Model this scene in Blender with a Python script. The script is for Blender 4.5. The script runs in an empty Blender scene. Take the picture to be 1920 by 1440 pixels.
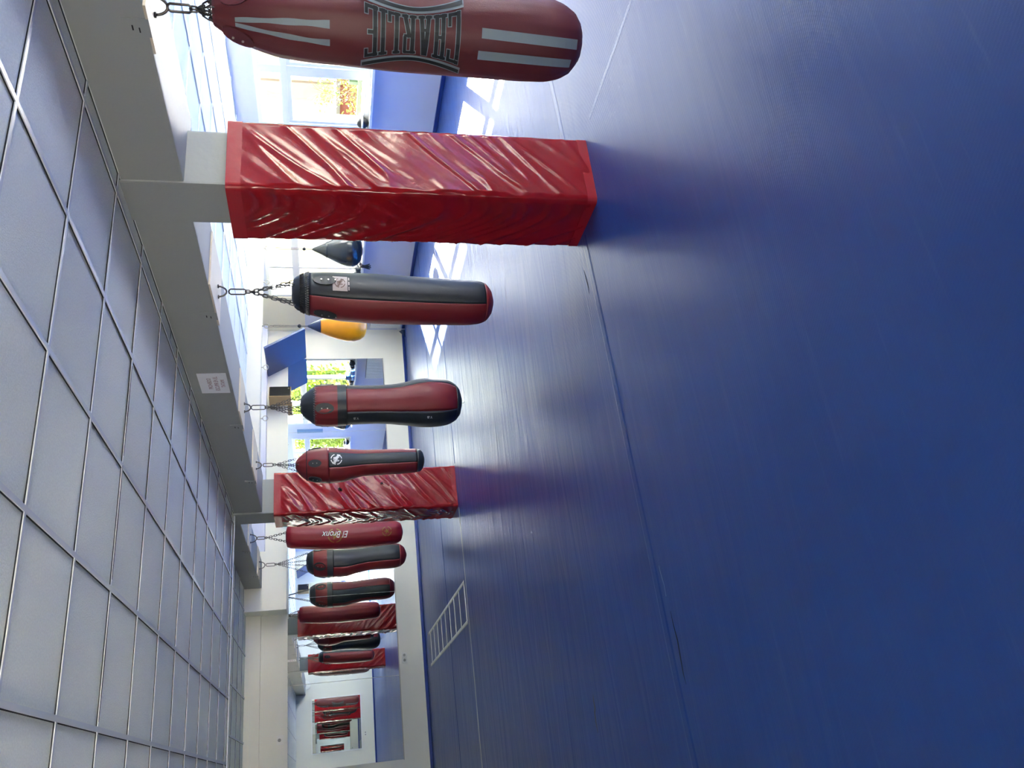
import bpy, bmesh, math, random
from mathutils import Vector, Matrix, noise
random.seed(7)
S = bpy.context.scene
COL = S.collection
PI = math.pi

# ------------------------------------------------------------------ camera
# The photograph lies on its side: the picture's left is up in the room.
H_EYE = 1.52
yaw, pit, rol = math.radians(25.8852), math.radians(13.2575), math.radians(-0.99796)
fw = Vector((math.sin(yaw)*math.cos(pit), math.cos(yaw)*math.cos(pit), -math.sin(pit)))
rt0 = Vector((math.cos(yaw), -math.sin(yaw), 0)); up0 = rt0.cross(fw)
rt = rt0*math.cos(rol) + up0*math.sin(rol)
up = up0*math.cos(rol) - rt0*math.sin(rol)
cam_d = bpy.data.cameras.new('camera')
cam = bpy.data.objects.new('camera', cam_d); COL.objects.link(cam)
cx_, cy_, cz_ = -up, rt, -fw
M = Matrix(((cx_.x, cy_.x, cz_.x, 0), (cx_.y, cy_.y, cz_.y, 0), (cx_.z, cy_.z, cz_.z, H_EYE), (0, 0, 0, 1)))
cam.matrix_world = M
cam_d.sensor_fit = 'HORIZONTAL'; cam_d.sensor_width = 36.0
cam_d.lens = 1518.46/1920*36.0
cam_d.clip_start = 0.05; cam_d.clip_end = 300
S.camera = cam

# ------------------------------------------------------------------ light
SUN_DIR = Vector((-1.2, -0.94, -1.0)).normalized()
world = bpy.data.worlds.new('world'); S.world = world; world.use_nodes = True
wn = world.node_tree; wn.nodes.clear()
sky = wn.nodes.new('ShaderNodeTexSky'); sky.sky_type = 'NISHITA'; sky.sun_disc = False
sky.sun_elevation = math.radians(40); sky.sun_rotation = math.radians(70); sky.air_density = 1.0; sky.dust_density = 2.5
wmix = wn.nodes.new('ShaderNodeMix'); wmix.data_type = 'RGBA'; wmix.inputs[0].default_value = 0.75
wmix.inputs[7].default_value = (1.0, 0.97, 0.92, 1)
bg = wn.nodes.new('ShaderNodeBackground'); bg.inputs[1].default_value = 2.2
wo = wn.nodes.new('ShaderNodeOutputWorld')
sk = wn.nodes.new('ShaderNodeVectorMath'); sk.operation = 'SCALE'; sk.inputs[3].default_value = 0.22
wn.links.new(sky.outputs[0], sk.inputs[0]); wn.links.new(sk.outputs[0], wmix.inputs[6])
wn.links.new(wmix.outputs[2], bg.inputs[0]); wn.links.new(bg.outputs[0], wo.inputs[0])
sun_d = bpy.data.lights.new('sun', 'SUN'); sun_d.energy = 50.0; sun_d.angle = math.radians(0.8); sun_d.color = (1.0, 0.93, 0.82)
sun = bpy.data.objects.new('sun', sun_d); COL.objects.link(sun)
sun.location = (20, 10, 18); sun.rotation_euler = SUN_DIR.to_track_quat('-Z', 'Y').to_euler()

# exposure and render look
vs = S.view_settings
vs.view_transform = 'Standard'; vs.look = 'None'; vs.gamma = 1.0; vs.use_curve_mapping = False
vs.exposure = 2.62
cy = S.cycles
cy.max_bounces = 12; cy.diffuse_bounces = 6; cy.glossy_bounces = 7; cy.transparent_max_bounces = 16
cy.use_denoising = True; cy.sample_clamp_indirect = 12.0; cy.blur_glossy = 0.5

def portal(name, y0, y1, z0, z1, x=7.72, n=(-1, 0, 0), xc=None):
    d = bpy.data.lights.new(name, 'AREA'); d.shape = 'RECTANGLE'; d.size = y1-y0; d.size_y = z1-z0
    d.energy = 1.0; d.cycles.is_portal = True
    o = bpy.data.objects.new(name, d); COL.objects.link(o)
    o.location = (x, (y0+y1)/2, (z0+z1)/2) if xc is None else (xc, x, (z0+z1)/2)
    o.rotation_euler = Vector(n).to_track_quat('-Z', 'Z').to_euler()
WINDOWS = [(-1.6, 0.9, 0.12, 2.38, (-0.77, 0.07)), (1.9, 4.6, 0.12, 2.38, (2.8, 3.7)), (5.3, 8.05, 0.88, 2.22, (6.2, 7.13)), (8.9, 12.05, 0.86, 2.35, (9.95, 11.19))]  # first two are added and made tall to bring in more sun
for i, (a, b, c, d, _) in enumerate(WINDOWS):
    portal('window_light_portal', a, b, c, d)
# added openings out of view that let more daylight into the hall
SIDE_WIN = []
ADDED_REAR_WIN = (-3.4, -1.7)                              # added to the end wall for light, left of the reflected part
for (a, b) in SIDE_WIN:
    portal('window_light_portal', a, b, 0.9, 2.3, x=-3.62, n=(1, 0, 0))
portal('window_light_portal', ADDED_REAR_WIN[0], ADDED_REAR_WIN[1], 0.4, 2.35, x=-2.32, n=(0, 1, 0), xc=(ADDED_REAR_WIN[0]+ADDED_REAR_WIN[1])/2)

# ------------------------------------------------------------------ materials
def srgb(r, g, b):
    f = lambda c: (c/12.92 if c <= 0.04045 else ((c+0.055)/1.055)**2.4)
    return (f(r/255), f(g/255), f(b/255), 1)
MATS = {}
def mat(name, col, rough=0.5, metal=0.0, spec=0.5, bump=None, var=None, coat=0.0, sheen=0.0):
    """bump=(scale,strength,distance); var=(scale,amount) lightens and darkens the colour"""
    if name in MATS: return MATS[name]
    m = bpy.data.materials.new(name); m.use_nodes = True; nt = m.node_tree
    p = nt.nodes['Principled BSDF']
    p.inputs['Base Color'].default_value = col; p.inputs['Roughness'].default_value = rough
    p.inputs['Metallic'].default_value = metal; p.inputs['Specular IOR Level'].default_value = spec
    p.inputs['Coat Weight'].default_value = coat; p.inputs['Sheen Weight'].default_value = sheen
    tc = nt.nodes.new('ShaderNodeTexCoord')
    if var:
        n = nt.nodes.new('ShaderNodeTexNoise'); n.inputs['Scale'].default_value = var[0]; n.inputs['Detail'].default_value = 5
        nt.links.new(tc.outputs['Object'], n.inputs['Vector'])
        mp = nt.nodes.new('ShaderNodeMapRange'); mp.inputs[3].default_value = 1-var[1]; mp.inputs[4].default_value = 1+var[1]
        nt.links.new(n.outputs[0], mp.inputs[0])
        mx = nt.nodes.new('ShaderNodeVectorMath'); mx.operation = 'SCALE'; mx.inputs[0].default_value = col[:3]
        nt.links.new(mp.outputs[0], mx.inputs[3]); nt.links.new(mx.outputs[0], p.inputs['Base Color'])
    if bump:
        n = nt.nodes.new('ShaderNodeTexNoise'); n.inputs['Scale'].default_value = bump[0]; n.inputs['Detail'].default_value = 6
        nt.links.new(tc.outputs['Object'], n.inputs['Vector'])
        b = nt.nodes.new('ShaderNodeBump'); b.inputs['Strength'].default_value = bump[1]; b.inputs['Distance'].default_value = bump[2]
        nt.links.new(n.outputs[0], b.inputs['Height']); nt.links.new(b.outputs[0], p.inputs['Normal'])
    MATS[name] = m
    return m

M_wall = mat('painted_wall', srgb(226, 225, 214), 0.6, bump=(60, 0.15, 0.002), var=(1.5, 0.02))
M_bluewall = mat('bounce_tinted_wall', srgb(204, 208, 226), 0.5, bump=(30, 0.15, 0.002), var=(2.5, 0.05))  # blue bounce off the mats is put into this wall colour
M_cream = mat('cream_paint', srgb(226, 219, 198), 0.55, bump=(60, 0.1, 0.002))
M_beam = mat('grey_beam_paint', srgb(146, 150, 148), 0.6, bump=(25, 0.35, 0.004), var=(3, 0.03))
M_tile = mat('ceiling_tile', srgb(236, 238, 226), 0.8, spec=0.2, bump=(170, 0.9, 0.003), var=(130, 0.16))
M_tbar = mat('ceiling_grid_metal', srgb(216, 219, 218), 0.35)
M_gap = mat('dark_gap', srgb(30, 32, 36), 0.9)
M_frame = mat('white_window_frame', srgb(232, 232, 230), 0.3)
M_red = mat('red_vinyl', srgb(142, 20, 28), 0.15, spec=0.28, bump=(9, 0.2, 0.008), coat=0.0, var=(5, 0.06))
M_redtape = mat('red_vinyl_hem', srgb(156, 28, 36), 0.25, spec=0.4, bump=(14, 0.2, 0.006))
M_leather_r = mat('red_leatherette', srgb(120, 28, 32), 0.45, bump=(240, 0.35, 0.002), var=(8, 0.08))
M_leather_c = mat('crimson_leatherette', srgb(140, 22, 38), 0.42, bump=(240, 0.3, 0.002), var=(8, 0.06))
M_leather_m = mat('maroon_leatherette', srgb(98, 38, 40), 0.5, bump=(240, 0.3, 0.002), var=(6, 0.08))
M_leather_k = mat('black_leatherette', srgb(38, 44, 48), 0.42, bump=(240, 0.35, 0.002), var=(8, 0.12))
M_steel = mat('dark_chain_steel', srgb(92, 88, 84), 0.35, metal=0.9)
M_zinc = mat('zinc_steel', srgb(170, 168, 160), 0.3, metal=0.9)
M_greyprint = mat('grey_print', srgb(132, 144, 148), 0.5)
M_blackprint = mat('black_print', srgb(28, 32, 34), 0.55)
M_whiteprint = mat('white_print', srgb(235, 235, 230), 0.5)
M_goldprint = mat('gold_print', srgb(150, 112, 48), 0.5)
M_redprint = mat('dark_red_print', srgb(120, 30, 60), 0.6)
M_paper = mat('white_paper', srgb(226, 228, 232), 0.6)
M_bluepaper = mat('blue_paper', srgb(110, 150, 190), 0.5, var=(30, 0.15))
M_blueboard = mat('blue_board', srgb(62, 76, 120), 0.35)
M_tape = mat('cream_tape', srgb(212, 214, 196), 0.5)
M_ply = mat('painted_plate', srgb(208, 196, 172), 0.5, var=(6, 0.06))
M_wood = mat('tan_wood', srgb(168, 140, 100), 0.5, var=(12, 0.12))
M_brown = mat('brown_wood', srgb(70, 44, 30), 0.5, var=(9, 0.2))
M_plastic_k = mat('black_plastic', srgb(24, 24, 26), 0.35)
M_plastic_w = mat('white_plastic', srgb(226, 226, 220), 0.35)
M_yellow = mat('yellow_leather', srgb(236, 150, 14), 0.35, bump=(90, 0.2, 0.002), var=(5, 0.08))
M_navy = mat('navy_leather', srgb(34, 50, 84), 0.4, bump=(90, 0.2, 0.002))
M_gloss_k = mat('glossy_black_leather', srgb(30, 36, 40), 0.18, bump=(60, 0.2, 0.002))
M_bluepad = mat('blue_leather', srgb(38, 90, 170), 0.4, var=(10, 0.1))
M_redglove = mat('red_glove_leather', srgb(196, 52, 40), 0.4, var=(10, 0.1))
M_seam = mat('mat_seam_vinyl', srgb(20, 62, 128), 0.38, bump=(30, 0.3, 0.004))
M_blueedge = mat('deep_blue_vinyl', srgb(20, 52, 130), 0.35)

def m_mirror():
    m = bpy.data.materials.new('mirror_silver'); m.use_nodes = True
    p = m.node_tree.nodes['Principled BSDF']
    p.inputs['Base Color'].default_value = (0.86, 0.90, 0.88, 1); p.inputs['Metallic'].default_value = 1; p.inputs['Roughness'].default_value = 0.0
    return m
M_mirror = m_mirror()
def m_glass():
    m = bpy.data.materials.new('window_glass'); m.use_nodes = True; nt = m.node_tree; nt.nodes.clear()
    o = nt.nodes.new('ShaderNodeOutputMaterial'); a = nt.nodes.new('ShaderNodeBsdfTransparent'); g = nt.nodes.new('ShaderNodeBsdfGlossy')
    g.inputs['Roughness'].default_value = 0.02; a.inputs[0].default_value = (0.95, 0.97, 0.96, 1)
    x = nt.nodes.new('ShaderNodeMixShader'); x.inputs[0].default_value = 0.06
    nt.links.new(a.outputs[0], x.inputs[1]); nt.links.new(g.outputs[0], x.inputs[2]); nt.links.new(x.outputs[0], o.inputs[0])
    return m
M_glass = m_glass()

def m_floor():
    m = bpy.data.materials.new('blue_mat_vinyl'); m.use_nodes = True; nt = m.node_tree
    p = nt.nodes['Principled BSDF']; L = nt.links.new; N = nt.nodes.new
    p.inputs['Specular IOR Level'].default_value = 0.75
    tc = N('ShaderNodeTexCoord')
    # colour: blue vinyl, scuffed paler in streaks and arcs
    n1 = N('ShaderNodeTexNoise'); n1.inputs['Scale'].default_value = 1.3; n1.inputs['Detail'].default_value = 8; L(tc.outputs['Object'], n1.inputs['Vector'])
    mp = N('ShaderNodeMapping'); mp.inputs['Scale'].default_value = (1.0, 14.0, 1); mp.inputs['Rotation'].default_value = (0, 0, 0.5); L(tc.outputs['Object'], mp.inputs['Vector'])
    n2 = N('ShaderNodeTexNoise'); n2.inputs['Scale'].default_value = 1.6; n2.inputs['Detail'].default_value = 7; n2.inputs['Roughness'].default_value = 0.7; L(mp.outputs[0], n2.inputs['Vector'])
    cr = N('ShaderNodeValToRGB'); cr.color_ramp.elements[0].position = 0.30; cr.color_ramp.elements[0].color = srgb(6, 54, 124)
    cr.color_ramp.elements[1].position = 0.75; cr.color_ramp.elements[1].color = srgb(8, 62, 134)
    L(n1.outputs[0], cr.inputs[0])
    cr2 = N('ShaderNodeValToRGB'); cr2.color_ramp.elements[0].position = 0.58; cr2.color_ramp.elements[0].color = (0, 0, 0, 1)
    cr2.color_ramp.elements[1].position = 0.80; cr2.color_ramp.elements[1].color = (1, 1, 1, 1); L(n2.outputs[0], cr2.inputs[0])
    sc = N('ShaderNodeMath'); sc.operation = 'MULTIPLY'; sc.inputs[1].default_value = 0.22; L(cr2.outputs[0], sc.inputs[0])
    mx = N('ShaderNodeMix'); mx.data_type = 'RGBA'; mx.inputs[7].default_value = srgb(96, 120, 168); L(sc.outputs[0], mx.inputs[0]); L(cr.outputs[0], mx.inputs[6])
    L(mx.outputs[2], p.inputs['Base Color'])
    # roughness
    mr = N('ShaderNodeMapRange'); mr.inputs[3].default_value = 0.32; mr.inputs[4].default_value = 0.44; L(n1.outputs[0], mr.inputs[0]); 
    ry = N('ShaderNodeSeparateXYZ'); L(tc.outputs['Object'], ry.inputs[0])
    rq = N('ShaderNodeMapRange'); rq.inputs[1].default_value = 3.0; rq.inputs[2].default_value = 8.0; rq.inputs[3].default_value = 0.04; rq.inputs[4].default_value = -0.06; L(ry.outputs['Y'], rq.inputs[0])
    ra = N('ShaderNodeMath'); ra.operation = 'ADD'; L(mr.outputs[0], ra.inputs[0]); L(rq.outputs[0], ra.inputs[1]); L(ra.outputs[0], p.inputs['Roughness'])
    # woven ribs
    mpr = N('ShaderNodeMapping'); mpr.inputs['Rotation'].default_value = (0, 0, math.radians(-36)); L(tc.outputs['Object'], mpr.inputs['Vector'])
    wv = N('ShaderNodeTexWave'); wv.wave_type = 'BANDS'; wv.bands_direction = 'X'; wv.inputs['Scale'].default_value = 26; wv.inputs['Distortion'].default_value = 0.4; wv.inputs['Detail'].default_value = 1
    L(mpr.outputs[0], wv.inputs['Vector'])
    vd = N('ShaderNodeVectorMath'); vd.operation = 'DISTANCE'; vd.inputs[1].default_value = (3.4, 3.2, 0); L(tc.outputs['Object'], vd.inputs[0])
    rm_ = N('ShaderNodeMapRange'); rm_.inputs[1].default_value = 0.6; rm_.inputs[2].default_value = 2.6; rm_.inputs[3].default_value = 0.5; rm_.inputs[4].default_value = 0.06; L(vd.outputs['Value'], rm_.inputs[0])
    b1 = N('ShaderNodeBump'); L(rm_.outputs[0], b1.inputs['Strength']); b1.inputs['Distance'].default_value = 0.0012; L(wv.outputs['Fac'], b1.inputs['Height'])
    # long wrinkles running across the room, strongest on the far mats
    mw = N('ShaderNodeMapping'); mw.inputs['Scale'].default_value = (0.42, 3.2, 1); mw.inputs['Rotation'].default_value = (0, 0, -0.08); L(tc.outputs['Object'], mw.inputs['Vector'])
    nw = N('ShaderNodeTexNoise'); nw.inputs['Scale'].default_value = 1.5; nw.inputs['Detail'].default_value = 4; nw.inputs['Distortion'].default_value = 1.4; L(mw.outputs[0], nw.inputs['Vector'])
    sx = N('ShaderNodeSeparateXYZ'); L(tc.outputs['Object'], sx.inputs[0])
    st = N('ShaderNodeMapRange'); st.inputs[1].default_value = 3.0; st.inputs[2].default_value = 6.5; st.inputs[3].default_value = 0.10; st.inputs[4].default_value = 0.42; L(sx.outputs['Y'], st.inputs[0])
    b2 = N('ShaderNodeBump'); b2.inputs['Distance'].default_value = 0.03; L(st.outputs[0], b2.inputs['Strength']); L(nw.outputs[0], b2.inputs['Height']); L(b1.outputs[0], b2.inputs['Normal'])
    # fine grain
    ng = N('ShaderNodeTexNoise'); ng.inputs['Scale'].default_value = 320; ng.inputs['Detail'].default_value = 3; L(tc.outputs['Object'], ng.inputs['Vector'])
    b3 = N('ShaderNodeBump'); b3.inputs['Strength'].default_value = 0.25; b3.inputs['Distance'].default_value = 0.001; L(ng.outputs[0], b3.inputs['Height']); L(b2.outputs[0], b3.inputs['Normal'])
    L(b3.outputs[0], p.inputs['Normal'])
    return m
M_floor = m_floor()

# ------------------------------------------------------------------ helpers
def obj(name, bm, m, parent=None, smooth=False, origin=None, auto=None):
    """bm is in world coordinates; verts become local to parent / origin"""
    off = Vector((0, 0, 0))
    if parent is not None:
        q = parent
        while q is not None: off += q.location; q = q.parent
    elif origin is not None: off = Vector(origin)
    if off.length: bmesh.ops.translate(bm, verts=bm.verts, vec=-off)
    me = bpy.data.meshes.new(name); bm.to_mesh(me); bm.free()
    for mm in (m if isinstance(m, (list, tuple)) else [m]): me.materials.append(mm)
    if smooth:
        for p in me.polygons: p.use_smooth = True
    o = bpy.data.objects.new(name, me); COL.objects.link(o)
    if parent is not None: o.parent = parent
    elif origin is not None: o.location = Vector(origin)
    return o
def thing(name, label, cat, loc, group=None):
    o = bpy.data.objects.new(name, None); COL.objects.link(o); o.location = loc; o.empty_display_size = 0.1
    o['label'] = label; o['category'] = cat
    if group: o['group'] = group
    return o
def tag(o, label, cat, group=None):
    o['label'] = label; o['category'] = cat
    if group: o['group'] = group
    return o
def struct(name, bm, m, label=None, parent=None, smooth=False, origin=None):
    o = obj(name, bm, m, parent, smooth, origin)
    if parent is None:
        o['kind'] = 'structure'
        if label: o['label'] = label; o['category'] = name.split('_')[0]
    return o
def box(bm, x0, x1, y0, y1, z0, z1, bev=0.0, mi=0):
    r = bmesh.ops.create_cube(bm, size=1.0); vs = r['verts']
    for v in vs: v.co = Vector(((x0+x1)/2+v.co.x*(x1-x0), (y0+y1)/2+v.co.y*(y1-y0), (z0+z1)/2+v.co.z*(z1-z0)))
    fs = set(f for v in vs for f in v.link_faces)
    for f in fs: f.material_index = mi
    if bev > 0:
        es = list(set(e for v in vs for e in v.link_edges))
        r = bmesh.ops.bevel(bm, geom=es, offset=bev, segments=2, profile=0.7, affect='EDGES')
        for f in r['faces']: f.material_index = mi
    return vs
def nb(): return bmesh.new()
def bx(*a, **k):
    b = nb(); box(b, *a, **k); return b
def tube(bm, pts, r, n=8, closed=False, mi=0):
    pts = [Vector(p) for p in pts]; rings = []; prev = None
    k = len(pts)
    for i, p in enumerate(pts):
        if closed: d = pts[(i+1) % k]-pts[i-1]
        else: d = pts[min(i+1, k-1)]-pts[max(i-1, 0)]
        d.normalize()
        if prev is None:
            a = Vector((0, 0, 1)) if abs(d.z) < 0.9 else Vector((1, 0, 0))
            u = d.cross(a).normalized()
        else:
            u = (prev-d*prev.dot(d)).normalized()
        prev = u; v = d.cross(u)
        rr = r[i] if isinstance(r, (list, tuple)) else r
        rings.append([bm.verts.new(p+u*math.cos(2*PI*j/n)*rr+v*math.sin(2*PI*j/n)*rr) for j in range(n)])
    m = k if closed else k-1
    for i in range(m):
        A, B = rings[i], rings[(i+1) % k]
        for j in range(n):
            f = bm.faces.new((A[j], A[(j+1) % n], B[(j+1) % n], B[j])); f.material_index = mi; f.smooth = True
    if not closed:
        bm.faces.new(rings[0][::-1]); bm.faces.new(rings[-1])
def cyl(bm, c, axis, r, h, n=16, mi=0):
    c = Vector(c); a = Vector(axis).normalized()
    tube(bm, [c-a*h/2, c+a*h/2], r, n, mi=mi)
def link(bm, c, d, side, L, W, r):
    """one oval chain link centred c, long axis d, wide axis side"""
    d = Vector(d).normalized(); s = Vector(side); s = (s-d*s.dot(d)).normalized()
    pts = []
    for k in range(10):
        a = 2*PI*k/10
        pts.append(Vector(c)+d*(math.cos(a)*W/2+(L-W)/2*(1 if math.cos(a) > 0 else -1))+s*math.sin(a)*W/2)
    tube(bm, pts, r, 5, closed=True)
def chain(bm, a, b, L=0.036, W=0.018, r=0.0028):
    a, b = Vector(a), Vector(b); d = b-a; D = d.length; n = max(2, round(D/(L*0.74))); st = D/n; d.normalize()
    q = Vector((0.3, 1, 0.2)).cross(d).normalized(); w = d.cross(q)
    for i in range(n):
        link(bm, a+d*st*(i+0.5), d, q if i % 2 else w, st*1.32, W, r)
def poly(bm, pts, mi=0):
    f = bm.faces.new([bm.verts.new(Vector(p)) for p in pts]); f.material_index = mi; return f

# ------------------------------------------------------------------ room shell
XL, XR, YB, YF = -3.5, 7.57, -2.2, 13.2
ZC, ZC2, YC = 2.48, 2.69, 9.05
b = nb(); NX, NY = 60, 84
g = [[b.verts.new((XL-0.2+(XR+0.2-XL+0.2)*i/NX, YB-0.2+(YF-YB+0.4)*j/NY, 0)) for j in range(NY+1)] for i in range(NX+1)]
for i in range(NX):
    for j in range(NY): b.faces.new((g[i][j], g[i+1][j], g[i+1][j+1], g[i][j+1]))
struct('floor', b, M_floor, 'blue vinyl training mat floor, glossy and wrinkled')

def ceil_tiles(xs, ys, z, seed, skip=None):
    b = nb(); rnd = random.Random(seed)
    for i in range(len(xs)-1):
        for j in range(len(ys)-1):
            x0, x1, y0, y1 = xs[i], xs[i+1], ys[j], ys[j+1]
            dz = [z+0.004+rnd.uniform(-0.0022, 0.0022) for _ in range(4)]
            vs = [b.verts.new((x0, y0, dz[0])), b.verts.new((x1, y0, dz[1])), b.verts.new((x1, y1, dz[2])), b.verts.new((x0, y1, dz[3]))]
            b.faces.new(vs[::-1])
    return b
def ceil_grid(xs, ys, z):
    b = nb(); x0, x1, y0, y1 = xs[0], xs[-1], ys[0], ys[-1]
    for x in xs: box(b, x-0.011, x+0.011, y0, y1, z-0.006, z+0.003)
    for y in ys: box(b, x0, x1, y-0.009, y+0.009, z-0.0055, z+0.003)
    return b
def ceil_gap(xs, ys, z):
    b = nb(); x0, x1, y0, y1 = xs[0], xs[-1], ys[0], ys[-1]
    for x in xs: box(b, x-0.0150, x-0.0100, y0, y1, z-0.0015, z+0.002)
    for y in ys: box(b, x0, x1, y-0.0120, y-0.0085, z-0.0015, z+0.002)
    return b
def rng(first, step, lo, hi):
    out = [lo]; k = math.ceil((lo-first)/step); v = first+k*step
    while v < hi-0.03:
        if v > lo+0.03: out.append(v)
        v += step
    return out+[hi]
xa = rng(2.75, 0.6, XL, 2.87); ya = rng(2.24, 0.6, YB, YC)
xb = rng(5.37, 0.6, 3.30, XR); yb = rng(4.90, 0.6, YB, 10.0)
xc = rng(2.55, 0.6, XL, XR); yc = rng(9.65, 0.6, YC, YF)
ce = struct('ceiling', ceil_tiles(xa, ya, ZC, 1), M_tile, 'grey-white suspended tile ceiling over the main floor')
struct('ceiling_grid', ceil_grid(xa, ya, ZC), M_tbar, parent=ce); struct('tile_gap', ceil_gap(xa, ya, ZC), M_gap, parent=ce)
# a few tiles that hang a little low, with a black slit beside them
b = nb()
for (x, y, w) in ((1.60, 4.04, 0.5), (0.99, 4.04, 0.56), (0.38, 4.04, 0.5), (1.66, 6.44, 0.3), (2.77, 4.95, 0.07)):
    poly(b, [(x, y-0.014, ZC-0.0065), (x+w, y-0.011, ZC-0.0065), (x+w, y-0.005, ZC-0.0065), (x+w*0.5, y+0.004, ZC-0.0065), (x, y-0.004, ZC-0.0065)][::-1])
obj('tile_slit', b, M_gap, ce)
ce2 = struct('ceiling', ceil_tiles(xb, yb, ZC, 2), M_tile, 'suspended tile ceiling of the window bay')
struct('ceiling_grid', ceil_grid(xb, yb, ZC), M_tbar, parent=ce2)
ce3 = struct('ceiling', ceil_tiles(xc, yc, ZC2, 3), M_tile, 'higher tile ceiling at the mirror end')
struct('ceiling_grid', ceil_grid(xc, yc, ZC2), M_tbar, parent=ce3); struct('tile_gap', ceil_gap(xc, yc, ZC2), M_gap, parent=ce3)
b = nb(); box(b, XL, 2.87, YC, YC+0.03, ZC-0.012, ZC2+0.02)
struct('trim_1', b, M_tbar, 'white step where the tile ceiling rises')
b = nb(); box(b, XL-0.3, XR+0.3, YB-0.3, YF+0.3, 2.80, 2.95)
struct('ceiling_slab', b, M_wall, 'concrete slab above the ceiling tiles')

# beams and columns
b = bx(2.86, 3.35, YB, 3.56, 2.18, 2.79, bev=0.012); box(b, 2.86, 3.30, 3.56, 9.06, 2.18, 2.79, bev=0.012)
struct('ceiling_beam', b, M_beam, 'long grey beam carrying the near bags')
b = bx(2.86, 3.26, 9.30, 13.05, 2.445, 2.79, bev=0.012)
struct('ceiling_beam', b, M_beam, 'higher far end of the grey beam')
b = bx(3.28, XR+0.02, 10.0, 10.22, 2.30, 2.79, bev=0.008)
struct('ceiling_beam', b, M_cream, 'cross beam between column and window wall, hung with rings')
b = bx(2.85, 3.20, 3.475, 3.80, 0, 2.79, bev=0.012)
struct('column', b, M_beam, 'square grey column under the near beam')
b = bx(2.84, 3.24, 9.03, 9.40, 0, 2.79, bev=0.012)
struct('column', b, M_beam, 'square grey column at the far mirror end')

# far wall
b = bx(XL-0.2, XR+0.25, YF, YF+0.2, 0, 2.8)
struct('wall_back', b, M_wall, 'white far wall carrying the long mirror')
b = bx(XL, 2.52, YF-0.07, YF, 2.475, 2.79); struct('trim_2', b, M_wall, 'wall band above the recess')
b = bx(2.52, 3.42, 12.79, YF, 2.085, 2.79, bev=0.006); struct('trim_3', b, M_wall, 'white boxed pier head above the mirror')
b = bx(3.42, XR, 13.0, YF, 2.43, 2.79); struct('trim_4', b, M_bluewall, 'pale blue band at the top of the far wall')
b = bx(-1.0, 0.10, YF-0.05, YF, 2.06, 2.42, bev=0.006); struct('trim_5', b, M_brown, 'brown wooden board high on the far wall')
b = bx(XL, XR, YF-0.03, YF, 0, 0.045, bev=0.006); struct('baseboard_back', b, M_blueedge, 'blue vinyl edge along the far wall')
b = bx(ADDED_REAR_WIN[1], XR+0.25, YB-0.2, YB, 0, 2.8); box(b, XL-0.2, ADDED_REAR_WIN[0], YB-0.2, YB, 0, 2.8); box(b, ADDED_REAR_WIN[0], ADDED_REAR_WIN[1], YB-0.2, YB, 0, 0.4); box(b, ADDED_REAR_WIN[0], ADDED_REAR_WIN[1], YB-0.2, YB, 2.35, 2.8)
struct('wall_front', b, M_wall, 'white wall at the other end, seen in the mirror')
b = bx(XL, XR, YB, YB+0.03, 0, 0.045, bev=0.006); struct('baseboard_front', b, M_blueedge, 'blue vinyl edge along the reflected end wall')
b = bx(XL-0.2, XL, YB-0.2, YF+0.2, 0, 0.9); box(b, XL-0.2, XL, YB-0.2, YF+0.2, 2.3, 2.8)
yy = [YB-0.2]+[v for w_ in SIDE_WIN for v in w_]+[YF+0.2]
for i in range(0, len(yy), 2): box(b, XL-0.2, XL, yy[i], yy[i+1], 0.9, 2.3)
struct('wall_left', b, mat('darkened_unseen_wall', srgb(104, 106, 104), 0.6, bump=(60, 0.15, 0.002)), 'unseen wall opposite the windows, darkened to cut bounced light')  # out of view, coloured dark so less light returns to the beams

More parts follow.
